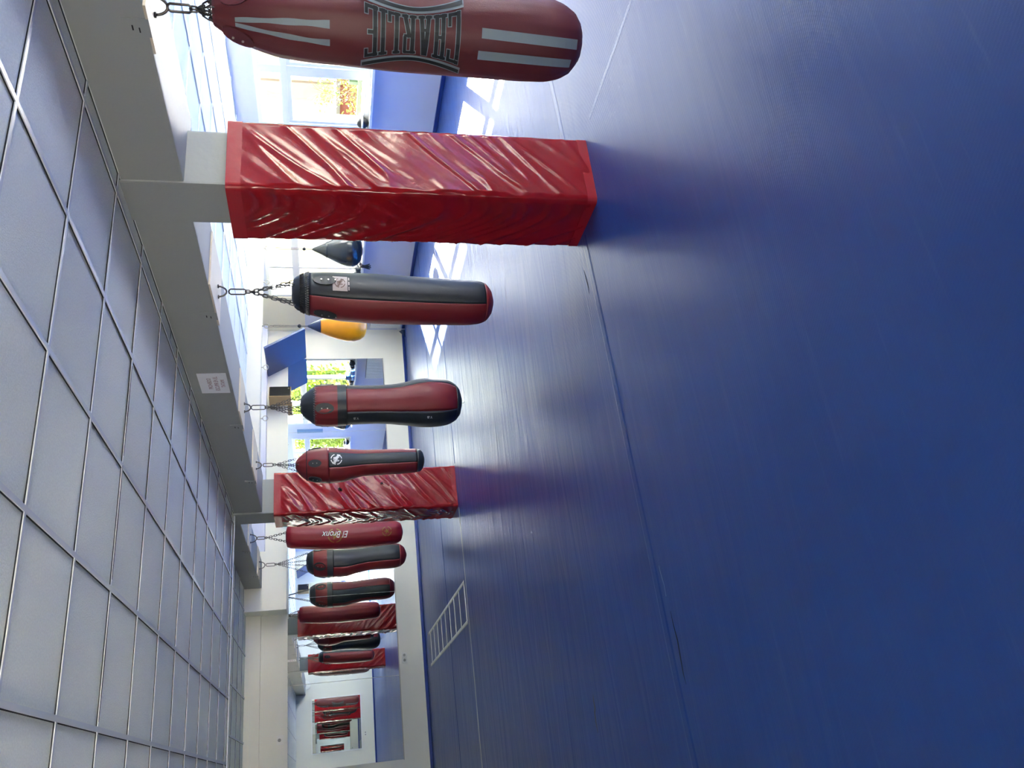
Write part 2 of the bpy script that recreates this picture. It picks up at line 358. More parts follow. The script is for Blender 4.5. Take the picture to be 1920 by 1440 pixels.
# window wall
b = nb(); WT = 0.24
ys = [YB-0.2]
for (a, c, z0, z1, _) in WINDOWS: ys += [a, c]
ys += [YF+0.2]
for i in range(0, len(ys), 2): box(b, XR, XR+WT, ys[i], ys[i+1], 0.0, 2.8)
for (a, c, z0, z1, _) in WINDOWS:
    box(b, XR, XR+WT, a, c, 0, z0); box(b, XR, XR+WT, a, c, z1, 2.8)
struct('wall_right', b, M_bluewall, 'window wall with blue bounce light tinted into its colour')
b = bx(XR-0.025, XR, 12.06, YF, 1.78, 2.80, bev=0.003)
struct('trim_6', b, M_cream, 'cream panel on the wall between last window and corner')
b = bx(XR-0.03, XR, YB, YF, 0, 0.05, bev=0.006); struct('baseboard_right', b, M_blueedge, 'blue vinyl edge under the windows')
for i, (a, c, z0, z1, mull) in enumerate(WINDOWS):
    far = (i == 3)
    zt0, zt1 = (1.83, 1.93) if far else (1.85, 1.92)
    b = nb(); fx0, fx1 = XR-0.012, XR+0.07
    box(b, fx0, fx1, a, a+0.06, z0, z1, bev=0.004); box(b, fx0, fx1, c-0.06, c, z0, z1, bev=0.004)
    box(b, fx0+.001, fx1-.001, a+0.055, c-0.055, z0, z0+0.05, bev=0.004); box(b, fx0+.001, fx1-.001, a+0.055, c-0.055, z1-0.05, z1, bev=0.004)
    box(b, fx0+.001, fx1-.001, a+0.055, c-0.055, zt0, zt1, bev=0.004)
    edges = [a+0.06]
    for k, mm in enumerate(mull):
        w = 0.025 if (far and k == 1) else 0.055
        box(b, fx0+.002, fx1-.002, mm-w, mm+w, z0+0.04, z1-0.04, bev=0.004); edges += [mm-w, mm+w]
    edges += [c-0.06]
    w = struct('window_%d' % (i+1), b, M_frame, ['tall white window added at the reflected end to light the hall', 'tall white window added nearest the camera, out of view, to light the hall', 'white window between near bag and red padded column', 'white window behind the red padded column'][i])
    # casement sashes, one per light, and their panes
    for k in range(0, len(edges), 2):
        e0, e1 = edges[k], edges[k+1]
        b = nb(); q0, q1 = XR+0.0, XR+0.05
        for (s0, s1) in ((z0+0.05, zt0), (zt1, z1-0.05)):
            t = 0.045 if s0 < 1.5 else 0.012
            if far: t = 0.012
            box(b, q0, q1, e0, e0+t, s0, s1, bev=0.003); box(b, q0, q1, e1-t, e1, s0, s1, bev=0.003)
            box(b, q0+.001, q1-.001, e0+t, e1-t, s0, s0+t, bev=0.003); box(b, q0+.001, q1-.001, e0+t, e1-t, s1-t, s1, bev=0.003)
        sash = obj('sash', b, M_frame, w)
        b = nb()
        box(b, XR+0.024, XR+0.028, e0+0.01, e1-0.01, z0+0.06, zt0-0.01); box(b, XR+0.024, XR+0.028, e0+0.01, e1-0.01, zt1+0.01, z1-0.06)
        obj('pane', b, M_glass, sash)
    b = bx(XR-0.13, XR, a, c, z0-0.035, z0, bev=0.006); obj('window_sill', b, M_frame, w)

# ------------------------------------------------------------------ mat seams and marks on the floor
def strip(bm, p0, p1, w, z=0.003, wob=0.0, n=30, mi=0):
    p0, p1 = Vector(p0), Vector(p1); d = (p1-p0).normalized(); s = Vector((-d.y, d.x)); prev = None
    for i in range(n+1):
        t = i/n; c = p0.lerp(p1, t)+s*wob*math.sin(t*9.0+p0.x)*math.sin(t*23)
        a = bm.verts.new((c.x-s.x*w/2, c.y-s.y*w/2, 0.0004)); m0 = bm.verts.new((c.x-s.x*w*0.3, c.y-s.y*w*0.3, z)); m1 = bm.verts.new((c.x+s.x*w*0.3, c.y+s.y*w*0.3, z)); e = bm.verts.new((c.x+s.x*w/2, c.y+s.y*w/2, 0.0004))
        if prev:
            P = prev
            for q in range(3): bm.faces.new((P[q], P[q+1], (a, m0, m1, e)[q+1], (a, m0, m1, e)[q])).material_index = mi
        prev = (a, m0, m1, e)
b = nb()
strip(b, (-3.4, 3.42), (2.75, 3.71), 0.07, 0.003, 0.006)
struct('trim_7', b, M_seam, 'overlapping mat seam left of the near column')
b = nb()
strip(b, (3.2, 3.74), (7.5, 3.9), 0.07, 0.003, 0.006)
struct('trim_10', b, M_seam, 'overlapping mat seam right of the near column')
b = nb()
strip(b, (-3.4, 8.94), (2.76, 8.92), 0.035, 0.0025, 0.01)
struct('trim_8', b, M_tape, 'pale tape over the mat seam at the far column')
b = nb()
strip(b, (-3.4, 10.35), (7.5, 10.55), 0.03, 0.004, 0.02)
strip(b, (3.3, 8.93), (7.5, 8.95), 0.03, 0.004, 0.02)
strip(b, (3.28, 3.3), (3.6, -2.0), 0.030, 0.0008, 0.004)
struct('trim_9', b, M_seam, 'further seams between the blue mats')
def slit(name, pts, w, m, label, cat):
    b = nb(); prev = None; k = len(pts)
    for i, (x, y) in enumerate(pts):
        p = Vector((x, y)); q = Vector(pts[min(i+1, k-1)])-Vector(pts[max(i-1, 0)]); q.normalize(); s = Vector((-q.y, q.x)); ww = w*math.sin(PI*(i+0.25)/(k-0.5))
        a = b.verts.new((x-s.x*ww, y-s.y*ww, 0.0012)); c = b.verts.new((x, y, 0.0022)); e = b.verts.new((x+s.x*ww, y+s.y*ww, 0.0012))
        if prev: b.faces.new((prev[0], prev[1], c, a)); b.faces.new((prev[1], prev[2], e, c))
        prev = (a, c, e)
    o = obj(name, b, m, origin=(pts[0][0], pts[0][1], 0)); tag(o, label, cat)
    return o
slit('mat_tear', [(0.55, 3.515), (0.49, 3.512), (0.42, 3.500), (0.34, 3.505), (0.28, 3.508), (0.235, 3.50)], 0.006, M_gap, 'long dark tear in the blue mat beside the seam', 'tear')
slit('mat_tear', [(2.58, 3.80), (2.53, 3.795), (2.47, 3.785), (2.41, 3.785)], 0.005, M_gap, 'short dark slit in the mat near the red padded column', 'tear')
slit('mat_tear', [(0.33, 4.86), (0.29, 4.868), (0.255, 4.86), (0.23, 4.88), (0.18, 4.884), (0.12, 4.875)], 0.012, mat('worn_foam', srgb(112, 100, 84), 0.8, var=(60, 0.3)), 'brown worn hole in the blue mat, left of the seam', 'tear')
slit('mat_scratch', [(0.765, 3.545), (0.72, 3.54), (0.67, 3.528), (0.62, 3.53)], 0.0025, mat('pale_scratch', srgb(150, 160, 180), 0.5), 'pale curved scratch above the long dark tear', 'scratch')
# agility ladder: two straps and thin rungs, lying on the mat
lad = thing('agility_ladder', 'cream training ladder laid flat on the blue mat below the mirror', 'ladder', (1.7, 10.8, 0))
for (xa_, xb_) in ((1.925, 1.955), (1.488, 1.50)):
    b = nb(); strip(b, (xa_, 9.0), (xb_, 12.62), 0.045, 0.005, 0.0, 12); obj('strap', b, M_tape, lad)
for k in range(9):
    y = 9.04+k*0.42
    b = nb(); strip(b, (1.50, y), (1.93, y), 0.018, 0.007, 0.0, 3); obj('rung', b, M_tape, lad)

# ------------------------------------------------------------------ red padded columns
def pad(name, x0, x1, y0, y1, h, seed, label, holes):
    root = thing(name, label, 'padding', ((x0+x1)/2, (y0+y1)/2, 0))
    R = 0.028; n = noise
    # perimeter with rounded corners
    per = []
    def side(ax, ay, bx_, by_, nx, ny, cnt):
        for i in range(cnt): t = i/cnt; per.append((ax+(bx_-ax)*t, ay+(by_-ay)*t, nx, ny))
    def corner(cx, cy, a0):
        for i in range(5): a = a0+PI/2*i/5; per.append((cx+R*math.cos(a), cy+R*math.sin(a), math.cos(a), math.sin(a)))
    side(x0+R, y0, x1-R, y0, 0, -1, 34); corner(x1-R, y0+R, -PI/2)
    side(x1, y0+R, x1, y1-R, 1, 0, 30); corner(x1-R, y1-R, 0)
    side(x1-R, y1, x0+R, y1, 0, 1, 30); corner(x0+R, y1-R, PI/2)
    side(x0, y1-R, x0, y0+R, -1, 0, 34); corner(x0+R, y0+R, PI)
    b = nb(); NZ = int(h/0.013); rows = []
    arc = 0; arcs = []
    for i, p in enumerate(per):
        if i: arc += math.hypot(p[0]-per[i-1][0], p[1]-per[i-1][1])
        arcs.append(arc)
    for j in range(NZ+1):
        z = h*j/NZ; row = []
        env = min(1, z/0.05)*min(1, max(0, h-0.075-z)/0.06); envs = 0.25+0.75*env
        for i, (px, py, nx, ny) in enumerate(per):
            s = arcs[i]
            # slanting folds: fine ridges stretched along a diagonal
            dg = (s*0.55+z); q = Vector((dg*1.1+seed, (z-s*0.9)*7.5, seed*3.1))
            if nx < -0.5: q = Vector(((z*0.5+s*1.2)*1.3+seed, (z+s*0.55+0.12*math.sin(s*9))*8.0, seed))
            w1 = 1-abs(n.noise(q))*2.2
            w2 = n.noise(Vector((s*4.0+seed, z*3.0, 2.2)))
            q3 = Vector((dg*3.0, (z-s*1.2)*22, seed*1.7)); w3 = n.noise(q3)
            d = (max(0, w1)**3*0.0085+w2*0.006+w3*0.0018)*envs*(1.7 if nx < -0.5 else 1.0)*(1.0 if abs(nx) > 0.99 or abs(ny) > 0.99 else 0.35)
            row.append(b.verts.new((px+nx*d, py+ny*d, z)))
        rows.append(row)
    k = len(per)
    for j in range(NZ):
        for i in range(k): b.faces.new((rows[j][i], rows[j][(i+1) % k], rows[j+1][(i+1) % k], rows[j+1][i]))
    b.faces.new(rows[-1])
    obj('cover', b, M_red, root, smooth=True)
    # hem bands round the top and foot
    for (z0, z1, nm) in ((h-0.07, h+0.004, 'top_hem'), (0.0, 0.055, 'foot_hem')):
        b = nb(); e = 0.0035
        lo = [b.verts.new((p[0]+p[2]*e, p[1]+p[3]*e, z0)) for p in per]; hi = [b.verts.new((p[0]+p[2]*e, p[1]+p[3]*e, z1)) for p in per]
        hi2 = [b.verts.new((p[0]-p[2]*0.03, p[1]-p[3]*0.03, z1)) for p in per]
        for i in range(k):
            b.faces.new((lo[i], lo[(i+1) % k], hi[(i+1) % k], hi[i])); b.faces.new((hi[i], hi[(i+1) % k], hi2[(i+1) % k], hi2[i]))
        obj(nm, b, M_redtape, root, smooth=False)
    for (hx, hy, hz, nx, ny, hr) in holes:
        b = nb(); c = Vector((hx+nx*0.012, hy+ny*0.012, hz))
        for q in range(4): tube(b, [c+Vector((random.uniform(-hr, hr)*abs(ny), random.uniform(-hr, hr)*abs(nx), random.uniform(-hr, hr))) for _ in range(3)], hr*0.35, 5)
        obj('torn_hole', b, M_gap, root)
    return root
pad('column_padding', 2.785, 3.235, 3.415, 3.86, 1.97, 1.3, 'wide red vinyl padding wrapped round the near column', [])
pad('column_padding', 2.79, 3.29, 8.96, 9.44, 2.05, 5.7, 'red vinyl padding with two torn holes round the far column', [(3.06, 8.955, 1.33, 0, -1, 0.022), (3.10, 8.955, 0.86, 0, -1, 0.014)])

# ------------------------------------------------------------------ heavy bags
def smoothstep(t): t = max(0, min(1, t)); return t*t*(3-2*t)
class Bag:
    def __init__(s, name, label, X, Y, zhook, prof, shift, group):
        s.X, s.Y, s.zh = X, Y, zhook; D = math.hypot(X, Y)
        s.n = Vector((-X/D, -Y/D, 0)); s.t = Vector((Y/D, -X/D, 0))
        s.prof = prof; s.shift = shift
        s.root = thing(name, label, 'punching bag', (X, Y, prof[0][0]), group)
    def _lin(s, tab, z):
        if z >= tab[0][0]: return tab[0][1]
        for (z0, v0), (z1, v1) in zip(tab, tab[1:]):
            if z1 <= z <= z0: return v1+(v0-v1)*((z-z1)/(z0-z1) if z0 > z1 else 0)
        return tab[-1][1]
    def r(s, z):
        e = 0.02
        return (s._lin(s.prof, z)*2+s._lin(s.prof, z+e)+s._lin(s.prof, z-e))/4 if s.prof[-1][0]+0.06 < z < s.prof[0][0]-0.04 else s._lin(s.prof, z)
    def P(s, phi, z, off=0.0):
        """phi 0 faces the camera side, positive to the window side"""
        rr = s.r(z)+off
        c = Vector((s.X, s.Y, z))+s.t*s._lin(s.shift, z)
        return c+s.n*math.cos(phi)*rr+s.t*math.sin(phi)*rr
    def shell(s, nm, m, z1, z0, a0=-180, a1=180, off=0.0, wr=0.0, seed=0.0, cap=False, thick=None):
        """a patch of the bag's skin between heights and angles (degrees)"""
        b = nb(); full = (a1-a0 >= 360); na = max(3, int((a1-a0)/6)); nz = max(2, int((z1-z0)/0.016)); rows = []
        for j in range(nz+1):
            z = z1+(z0-z1)*j/nz; row = []
            for i in range(na+(0 if full else 1)):
                a = math.radians(a0+(a1-a0)*i/na)
                w = 0
                if wr: w = wr*(noise.noise(Vector((math.cos(a)*3.3+seed, math.sin(a)*3.3, z*3.0)))+0.6*noise.noise(Vector((math.cos(a)*9+seed, math.sin(a)*9, z*2.2))))
                row.append(b.verts.new(s.P(a, z, off+w)))
            rows.append(row)
        k = len(rows[0])
        for j in range(nz):
            for i in range(k if full else k-1):
                f = b.faces.new((rows[j][i], rows[j+1][i], rows[j+1][(i+1) % k], rows[j][(i+1) % k]))
        if cap and full:
            b.faces.new(rows[-1][::-1]); b.faces.new(rows[0])
        if not full:   # hem the patch so that it has thickness
            edge = [r_[0] for r_ in rows]+rows[-1][1:]+[r_[-1] for r_ in rows[-2::-1]]+rows[0][-2:0:-1]
            e2 = []
            for v in edge:
                c = Vector((s.X, s.Y, v.co.z))+s.t*s._lin(s.shift, v.co.z); d = (v.co-c); d.z = 0; d.normalize()
                e2.append(b.verts.new(v.co-d*(off+0.004)))
            m_ = len(edge)
            for i in range(m_): b.faces.new((edge[i], edge[(i+1) % m_], e2[(i+1) % m_], e2[i]))
        bmesh.ops.recalc_face_normals(b, faces=b.faces)
        return obj(nm, b, m, s.root, smooth=True)
    def patch_poly(s, b, pts, off, s0=0.0, zc=0.0, rot=False, mi=0):
        """flat polygon (u right, v up in metres) wrapped on the bag about angle s0, height zc"""
        vs_ = []
        for (u, v) in pts:
            z = zc+v; vs_.append(b.verts.new(s.P(s0+u/max(0.05, s.r(z)), z, off)))
        f = b.faces.new(vs_); f.material_index = mi
        return f
    def patch_rect(s, b, u0, u1, v0, v1, off, s0, zc, n=8):
        for k in range(n):
            a, c = u0+(u1-u0)*k/n, u0+(u1-u0)*(k+1)/n
            s.patch_poly(b, [(a, v0), (c, v0), (c, v1), (a, v1)], off, s0, zc)
    def rim_tabs(s, angs, m, ztop, L=0.14, W=0.035, rivets=2):
        """oval leather tabs with rivets where the chains are sewn in"""
        for a in angs:
            b = nb(); pts = []
            for k in range(16):
                t = 2*PI*k/16; pts.append((math.cos(t)*W, -L/2+math.sin(t)*L/2*(1 if abs(math.sin(t)) > 0 else 1)))
            s.patch_poly(b, pts, 0.012, math.radians(a), ztop)
            r_ = bmesh.ops.extrude_face_region(b, geom=b.faces[:]); 
            cen = Vector((s.X, s.Y, ztop))
            for v in [g_ for g_ in r_['geom'] if isinstance(g_, bmesh.types.BMVert)]:
                d = (cen-v.co); d.z = 0; v.co += d.normalized()*0.012
            bmesh.ops.recalc_face_normals(b, faces=b.faces)
            tb = obj('chain_tab', b, m, s.root)
            for k in range(rivets):
                z = ztop-L*0.35-L*0.3*k; c = s.P(math.radians(a), z, 0.013); d = s.P(math.radians(a), z, 0.017)-c
                b = nb(); cyl(b, c+d/2, d, 0.005, 0.006, 8); obj('rivet', b, M_zinc, tb)
    def rig(s, zr, angs, rtop, ztop, thin=1.0, snap=0.09):
        """snap hook and the chains that fan out to the rim"""
        b = nb(); x, y = s.X, s.Y
        c = Vector((x, y, zr-snap/2)); link(b, c, (0, 0, 1), s.t*0.95+s.n*0.3, snap, snap*0.34, 0.0048*thin)
        obj('snap_hook', b, M_steel, s.root, smooth=True)
        b = nb(); p = Vector((x, y, zr-snap+0.004))
        for k in range(2): link(b, p-Vector((0, 0, 0.014)), (0, 0, 1), s.t if k else s.n, 0.034, 0.022, 0.0035*thin)
        obj('swivel', b, M_steel, s.root, smooth=True)
        for a in angs:
            b = nb(); q = s.P(math.radians(a), ztop, rtop-s.r(ztop)); chain(b, p-Vector((0, 0, 0.026)), q, 0.034*thin, 0.017*thin, 0.0026*thin)
            obj('chain', b, M_steel, s.root, smooth=True)
    def laces(s, z, a0, a1, m=None, n=14):
        b = nb()
        for k in range(n):
            a = math.radians(a0+(a1-a0)*k/n); da = math.radians((a1-a0)/n*0.8)
            tube(b, [s.P(a, z+0.012, 0.004), s.P(a+da/2, z-0.012, 0.006), s.P(a+da, z+0.012, 0.004)], 0.0022, 5)
        obj('lacing', b, m or M_steel, s.root, smooth=True)

# ---- text helpers
def text_tris(txt, shear=0.0):
    """the default typeface as triangles in a unit box: list of triangles, width"""
    c = bpy.data.curves.new('tmp', 'FONT'); c.body = txt; c.shear = shear; c.resolution_u = 3; c.size = 1.0
    o = bpy.data.objects.new('tmp', c); COL.objects.link(o)
    bpy.context.view_layer.update()
    me = bpy.data.meshes.new_from_object(o.evaluated_get(bpy.context.evaluated_depsgraph_get()))
    bpy.data.objects.remove(o); bpy.data.curves.remove(c)
    me.calc_loop_triangles(); V = [v.co.copy() for v in me.vertices]
    T = [[V[i] for i in t.vertices] for t in me.loop_triangles]
    xs = [v.x for v in V]; ys = [v.y for v in V]
    bpy.data.meshes.remove(me)
    return T, min(xs), max(xs), min(ys), max(ys)

BG = 'heavy bags hanging from the long beam'
# bag 1: the near maroon bag with the big logo
B1 = Bag('punching_bag', 'large maroon bag with CHARLIE lettering nearest the camera', 3.0, 2.54, 2.18,
    [(1.935, 0.055), (1.915, 0.068), (1.86, 0.105), (1.76, 0.138), (1.68, 0.157), (1.55, 0.168), (1.45, 0.172), (1.2, 0.180), (0.9, 0.184), (0.6, 0.184), (0.48, 0.178), (0.42, 0.163), (0.37, 0.135), (0.335, 0.09), (0.32, 0.04)],
    [(2.0, 0.0), (1.5, -0.008), (0.3, -0.010)], BG)
B1.shell('cover', M_leather_m, 1.935, 0.32, wr=0.006, seed=2.0, cap=True)
B1.rim_tabs((-52, 38, 128, 218), M_leather_m, 1.90, 0.13, 0.045)
B1.rig(2.115, (-55, -20, 10, 60, 120, 200, 240), 0.055, 1.92, 1.25, 0.095)
def stripes(bag, m):
    for (uA, uB, z0, z1, w0, w1, u0b, u1b) in ((0, 0, 0.375, 0.82, 0.040, 0.042, -0.004, 0.010), (0, 0, 0.395, 0.83, 0.038, 0.038, -0.086, -0.078)):
        n_ = 14; b = nb()
        for k in range(n_):
            za, zb = z0+(z1-z0)*k/n_, z0+(z1-z0)*(k+1)/n_
            ua = u0b+(u1b-u0b)*k/n_; ub = u0b+(u1b-u0b)*(k+1)/n_
            bag.patch_poly(b, [(ua-w0/2, za), (ua+w0/2, za), (ub+w0/2, zb), (ub-w0/2, zb)], 0.0095, 0, 0)
        obj('stripe', b, m, bag.root)
    for (u0, u1, wa, wb) in ((-0.006, -0.022, 0.032, 0.018), (-0.076, -0.040, 0.028, 0.016)):
        n_ = 16; b = nb()
        for k in range(n_):
            t0, t1 = k/n_, (k+1)/n_; za, zb = 1.46+0.38*t0, 1.46+0.38*t1
            f = lambda t: u0+(u1-u0)*t**1.6
            wi = lambda t: (wa+(wb-wa)*t)*(1-0.25*math.sin(t*7)**2)
            bag.patch_poly(b, [(f(t0)-wi(t0)/2, za), (f(t0)+wi(t0)/2, za), (f(t1)+wi(t1)/2, zb), (f(t1)-wi(t1)/2, zb)], 0.0095, 0, 0)
        obj('stripe', b, m, bag.root)
stripes(B1, M_greyprint)
def charlie(bag):
    Z0, Z1, S0 = 0.905, 1.325, -0.020      # logo runs upward; letter tops turn to the left
    U = lambda u: Z0+(Z1-Z0)*u
    hh = lambda u: 0.104+0.056*abs(2*u-1)**1.8   # half height of the bow tie
    def W(u, v, k=1.0): return (S0-v*hh(u)*k, U(u))   # v=+1 letter top
    def quad(b, u0, v0, u1, v1, u2, v2, u3, v3, off, k):
        bag.patch_poly(b, [W(u0, v0, k), W(u1, v1, k), W(u2, v2, k), W(u3, v3, k)], off, 0, 0)
    def arcband(b, va, vb, off, e=0.0):
        n_ = 28
        for i in range(n_):
            a, c = -e+(1+2*e)*i/n_, -e+(1+2*e)*(i+1)/n_
            quad(b, a, va, c, va, c, vb, a, vb, off, 1.0)
    def seg(b, p, q, w, off):
        """stroke from p to q in (u,v) with width w in u units"""
        n_ = 5; A = 0.42; Bv = 0.13     # metres per u, per v
        d = Vector(((q[0]-p[0])*A, (q[1]-p[1])*Bv)); L_ = d.length; d /= L_; s_ = Vector((-d.y, d.x))
        ex = w/2 if True else 0
        for i in range(n_):
            t0, t1 = i/n_, (i+1)/n_
            c0 = Vector((p[0]*A, p[1]*Bv))+d*(-ex+(L_+2*ex)*t0); c1 = Vector((p[0]*A, p[1]*Bv))+d*(-ex+(L_+2*ex)*t1)
            pts = []
            for c, sg in ((c0, -1), (c1, -1), (c1, 1), (c0, 1)):
                x = c+s_*sg*w/2; pts.append((x.x/A, x.y/Bv))
            quad(b, *[t_ for pt in pts for t_ in pt], off, 1.0)
    # letter skeletons, cell units 0..1 (x), -1..1 (y)
    Ls = {'C': [((1, .55), (1, .95)), ((0.95, .95), (.12, .95)), ((.12, .95), (.12, -.95)), ((.12, -.95), (.95, -.95)), ((1, -.95), (1, -.55))],
          'H': [((.2, -.95), (.2, .95)), ((.8, -.95), (.8, .95)), ((.2, 0), (.8, 0)), ((.02, .95), (.36, .95)), ((.64, .95), (.98, .95)), ((.02, -.95), (.36, -.95)), ((.64, -.95), (.98, -.95))],
          'A': [((.18, -.95), (.42, .95)), ((.82, -.95), (.58, .95)), ((.3, -.3), (.7, -.3)), ((.02, -.95), (.34, -.95)), ((.66, -.95), (.98, -.95)), ((.4, .95), (.6, .95))],
          'R': [((.2, -.95), (.2, .95)), ((.05, .95), (.8, .95)), ((.85, .9), (.85, .15)), ((.8, .05), (.2, .05)), ((.5, .05), (.85, -.95)), ((.02, -.95), (.36, -.95)), ((.72, -.95), (1.0, -.95))],
          'L': [((.25, -.95), (.25, .95)), ((.05, .95), (.45, .95)), ((.05, -.95), (1, -.95)), ((1, -.95), (1, -.6))],
          'I': [((.5, -.95), (.5, .95)), ((.1, .95), (.9, .95)), ((.1, -.95), (.9, -.95))],
          'E': [((.16, -.95), (.16, .95)), ((.05, .95), (1, .95)), ((1, .95), (1, .72)), ((.2, 0), (.72, 0)), ((.05, -.95), (1, -.95)), ((1, -.95), (1, -.72))]}
    wid = {'C': .14, 'H': .15, 'A': .15, 'R': .16, 'L': .13, 'I': .085, 'E': .14}
    for nm, m, off, extra in (('logo_outline', M_greyprint, 0.0095, 0.0056), ('logo_lettering', M_blackprint, 0.0108, 0.0)):
        b = nb(); e = extra
        if e: arcband(b, 0.78, 1.04, off, 0.012); arcband(b, -1.04, -0.78, off, 0.012)
        else: arcband(b, 0.86, 1.0, off, 0.0); arcband(b, -1.0, -0.86, off, 0.0)
        u = 0.012; tot = sum(wid.values()); sc = 0.976/tot
        for ch in 'CHARLIE':
            w = wid[ch]*sc
            for p, q in Ls[ch]:
                f = lambda P_: (u+w*(0.12+0.72*P_[0]), P_[1]*0.68)
                vert = abs(p[1]-q[1]) > 0.8
                seg(b, f(p), f(q), (0.0165 if vert else 0.0130)+e, off)
            u += w
        for f in b.faces: pass
        obj(nm, b, m, bag.root)
charlie(B1)

# bag 2: tall black and red straight bag
B2 = Bag('punching_bag', 'straight black and red bag with white square patch, beside the near red column', 3.02, 4.76, 2.18,
    [(1.70, 0.05), (1.69, 0.088), (1.665, 0.112), (1.60, 0.140), (1.50, 0.155), (1.375, 0.165), (1.16, 0.171), (0.8, 0.166), (0.5, 0.158), (0.42, 0.150), (0.375, 0.125), (0.34, 0.075), (0.33, 0.03)],
    [(2.0, 0.0), (1.60, -0.008), (1.375, -0.030), (1.16, -0.041), (0.8, -0.055), (0.5, -0.062), (0.3, -0.060)], BG)
B2.shell('top_cover', M_leather_k, 1.70, 1.585, off=0.002, wr=0.004, seed=1, cap=True)
B2.shell('black_side', M_leather_k, 1.585, 0.40, -3, 183, wr=0.002, seed=1)
B2.shell('red_side', M_leather_r, 1.585, 0.40, 183, 357, wr=0.002, seed=1)
B2.shell('foot_cover', M_leather_r, 0.40, 0.33, off=0.001, cap=True)
B2.rim_tabs((38, 128, 218, -52), M_leather_k, 1.56, 0.15, 0.034, 3)
B2.laces(1.60, -85, 85, M_zinc, 26); B2.laces(1.635, -85, 85, M_steel, 22)
B2.rig(2.10, (35, -48, 128, 218), 0.10, 1.685, 1.15, 0.11)
b = nb(); z_ = 1.385
B2.patch_rect(b, -0.062, 0.060, -0.062, 0.056, 0.005, math.radians(33), z_)
pt = obj('label_patch', b, M_blackprint, B2.root)
b = nb()
B2.patch_rect(b, -0.056, 0.054, -0.045, 0.051, 0.0064, math.radians(33), z_)
for k in range(3): B2.patch_rect(b, -0.05+k*.036, -0.025+k*.036, -0.058, -0.050, 0.0064, math.radians(33), z_, 3)
obj('patch_field', b, mat('patch_cloth', srgb(196, 186, 180), 0.7, var=(40, 0.1)), pt)
def emblem(bag, parent, s0, zc, R, m, off, script=True):
    """a ring with an upright scrawl over it"""
    b = nb()
    def stroke(pts, w):
        for i in range(len(pts)-1):
            p, q = Vector(pts[i]), Vector(pts[i+1]); d = (q-p); L_ = d.length
            if L_ < 1e-6: continue
            d /= L_; s_ = Vector((-d.y, d.x))*w/2; p = p-d*w*0.2; q = q+d*w*0.2
            bag.patch_poly(b, [tuple(p-s_), tuple(q-s_), tuple(q+s_), tuple(p+s_)], off, s0, zc)
    for (a0, a1) in ((20, 80), (100, 170), (190, 260), (280, 345)):
        stroke([(R*math.cos(math.radians(a0+(a1-a0)*i/6)), R*math.sin(math.radians(a0+(a1-a0)*i/6))) for i in range(7)], R*0.16)
    if script:
        stroke([(-R*0.9+R*1.8*t/22, R*(0.9-1.8*t/22)*0.5+R*0.35*math.sin(t*1.9)) for t in range(23)], R*0.12)
        stroke([(R*0.5*math.cos(t*0.6)*0.8, R*0.55*math.sin(t*1.1)) for t in range(14)], R*0.10)
    else:
        for k in range(5):
            a = 2*PI*k/5+PI/2; c = PI/5
            bag.patch_poly(b, [(0, 0), (R*.28*math.cos(a-c), R*.28*math.sin(a-c)), (R*.7*math.cos(a), R*.7*math.sin(a)), (R*.28*math.cos(a+c), R*.28*math.sin(a+c))], off, s0, zc)
    return obj('emblem', b, m, parent)
emblem(B2, B2.root, math.radians(33), z_+0.004, 0.033, mat('brown_print', srgb(120, 96, 84), 0.6), 0.0078)

# bag 3: hourglass black and red bag
B3 = Bag('punching_bag', 'hourglass black and red bag with a ring under it, middle of the beam', 3.04, 6.64, 2.18,
    [(1.70, 0.05), (1.69, 0.075), (1.645, 0.118), (1.58, 0.166), (1.50, 0.176), (1.35, 0.178), (1.2, 0.173), (1.05, 0.171), (0.92, 0.177), (0.80, 0.192), (0.68, 0.216), (0.58, 0.226), (0.48, 0.220), (0.40, 0.204), (0.34, 0.17), (0.30, 0.12), (0.28, 0.05)],
    [(1.7, 0.006), (0.86, 0.0), (0.59, 0.010), (0.3, 0.008)], BG)
B3.shell('top_cover', M_leather_k, 1.70, 1.575, off=0.002, wr=0.006, seed=4, cap=True)
B3.shell('red_collar', M_leather_r, 1.575, 1.385, off=0.004, wr=0.012, seed=4)
B3.shell('black_band', M_leather_k, 1.385, 1.31, off=0.006, wr=0.004, seed=4)
B3.shell('red_panel', M_leather_r, 1.31, 0.34, -20, 54, wr=0.002, seed=4)
B3.shell('black_panel', M_leather_k, 1.31, 0.34, 54, 125, wr=0.002, seed=4)
B3.shell('red_panel', M_leather_r, 1.31, 0.34, 125, 200, wr=0.002, seed=4)
B3.shell('black_panel', M_leather_k, 1.31, 0.34, 200, 340, wr=0.002, seed=4)
B3.shell('foot_cover', M_leather_k, 0.34, 0.28, off=0.001, cap=True)
B3.rim_tabs((-8, 82, 172, 262), M_leather_k, 1.575, 0.16, 0.045)
B3.laces(1.575, -80, 80, M_zinc, 22)
B3.rig(2.11, (-8, 60, 150, -75, 210), 0.10, 1.69, 0.95, 0.12)
for (zc_, a_) in ((1.235, -48), (0.60, -40)):
    b = nb(); T, x0, x1, y0, y1 = text_tris('Y.B')
    for t in T: B3.patch_poly(b, [((y0+y1)/2*0.1-v.y*0.034, (v.x-x0)*0.034-0.03) for v in t], 0.007, math.radians(a_), zc_)
    obj('white_lettering', b, M_whiteprint, B3.root)
b = nb(); link(b, B3.P(0, 0.28, -0.05)+Vector((0, 0, -0.012)), (0, 0, 1), (1, 0, 0), 0.036, 0.026, 0.003); obj('foot_ring', b, M_zinc, B3.root, smooth=True)

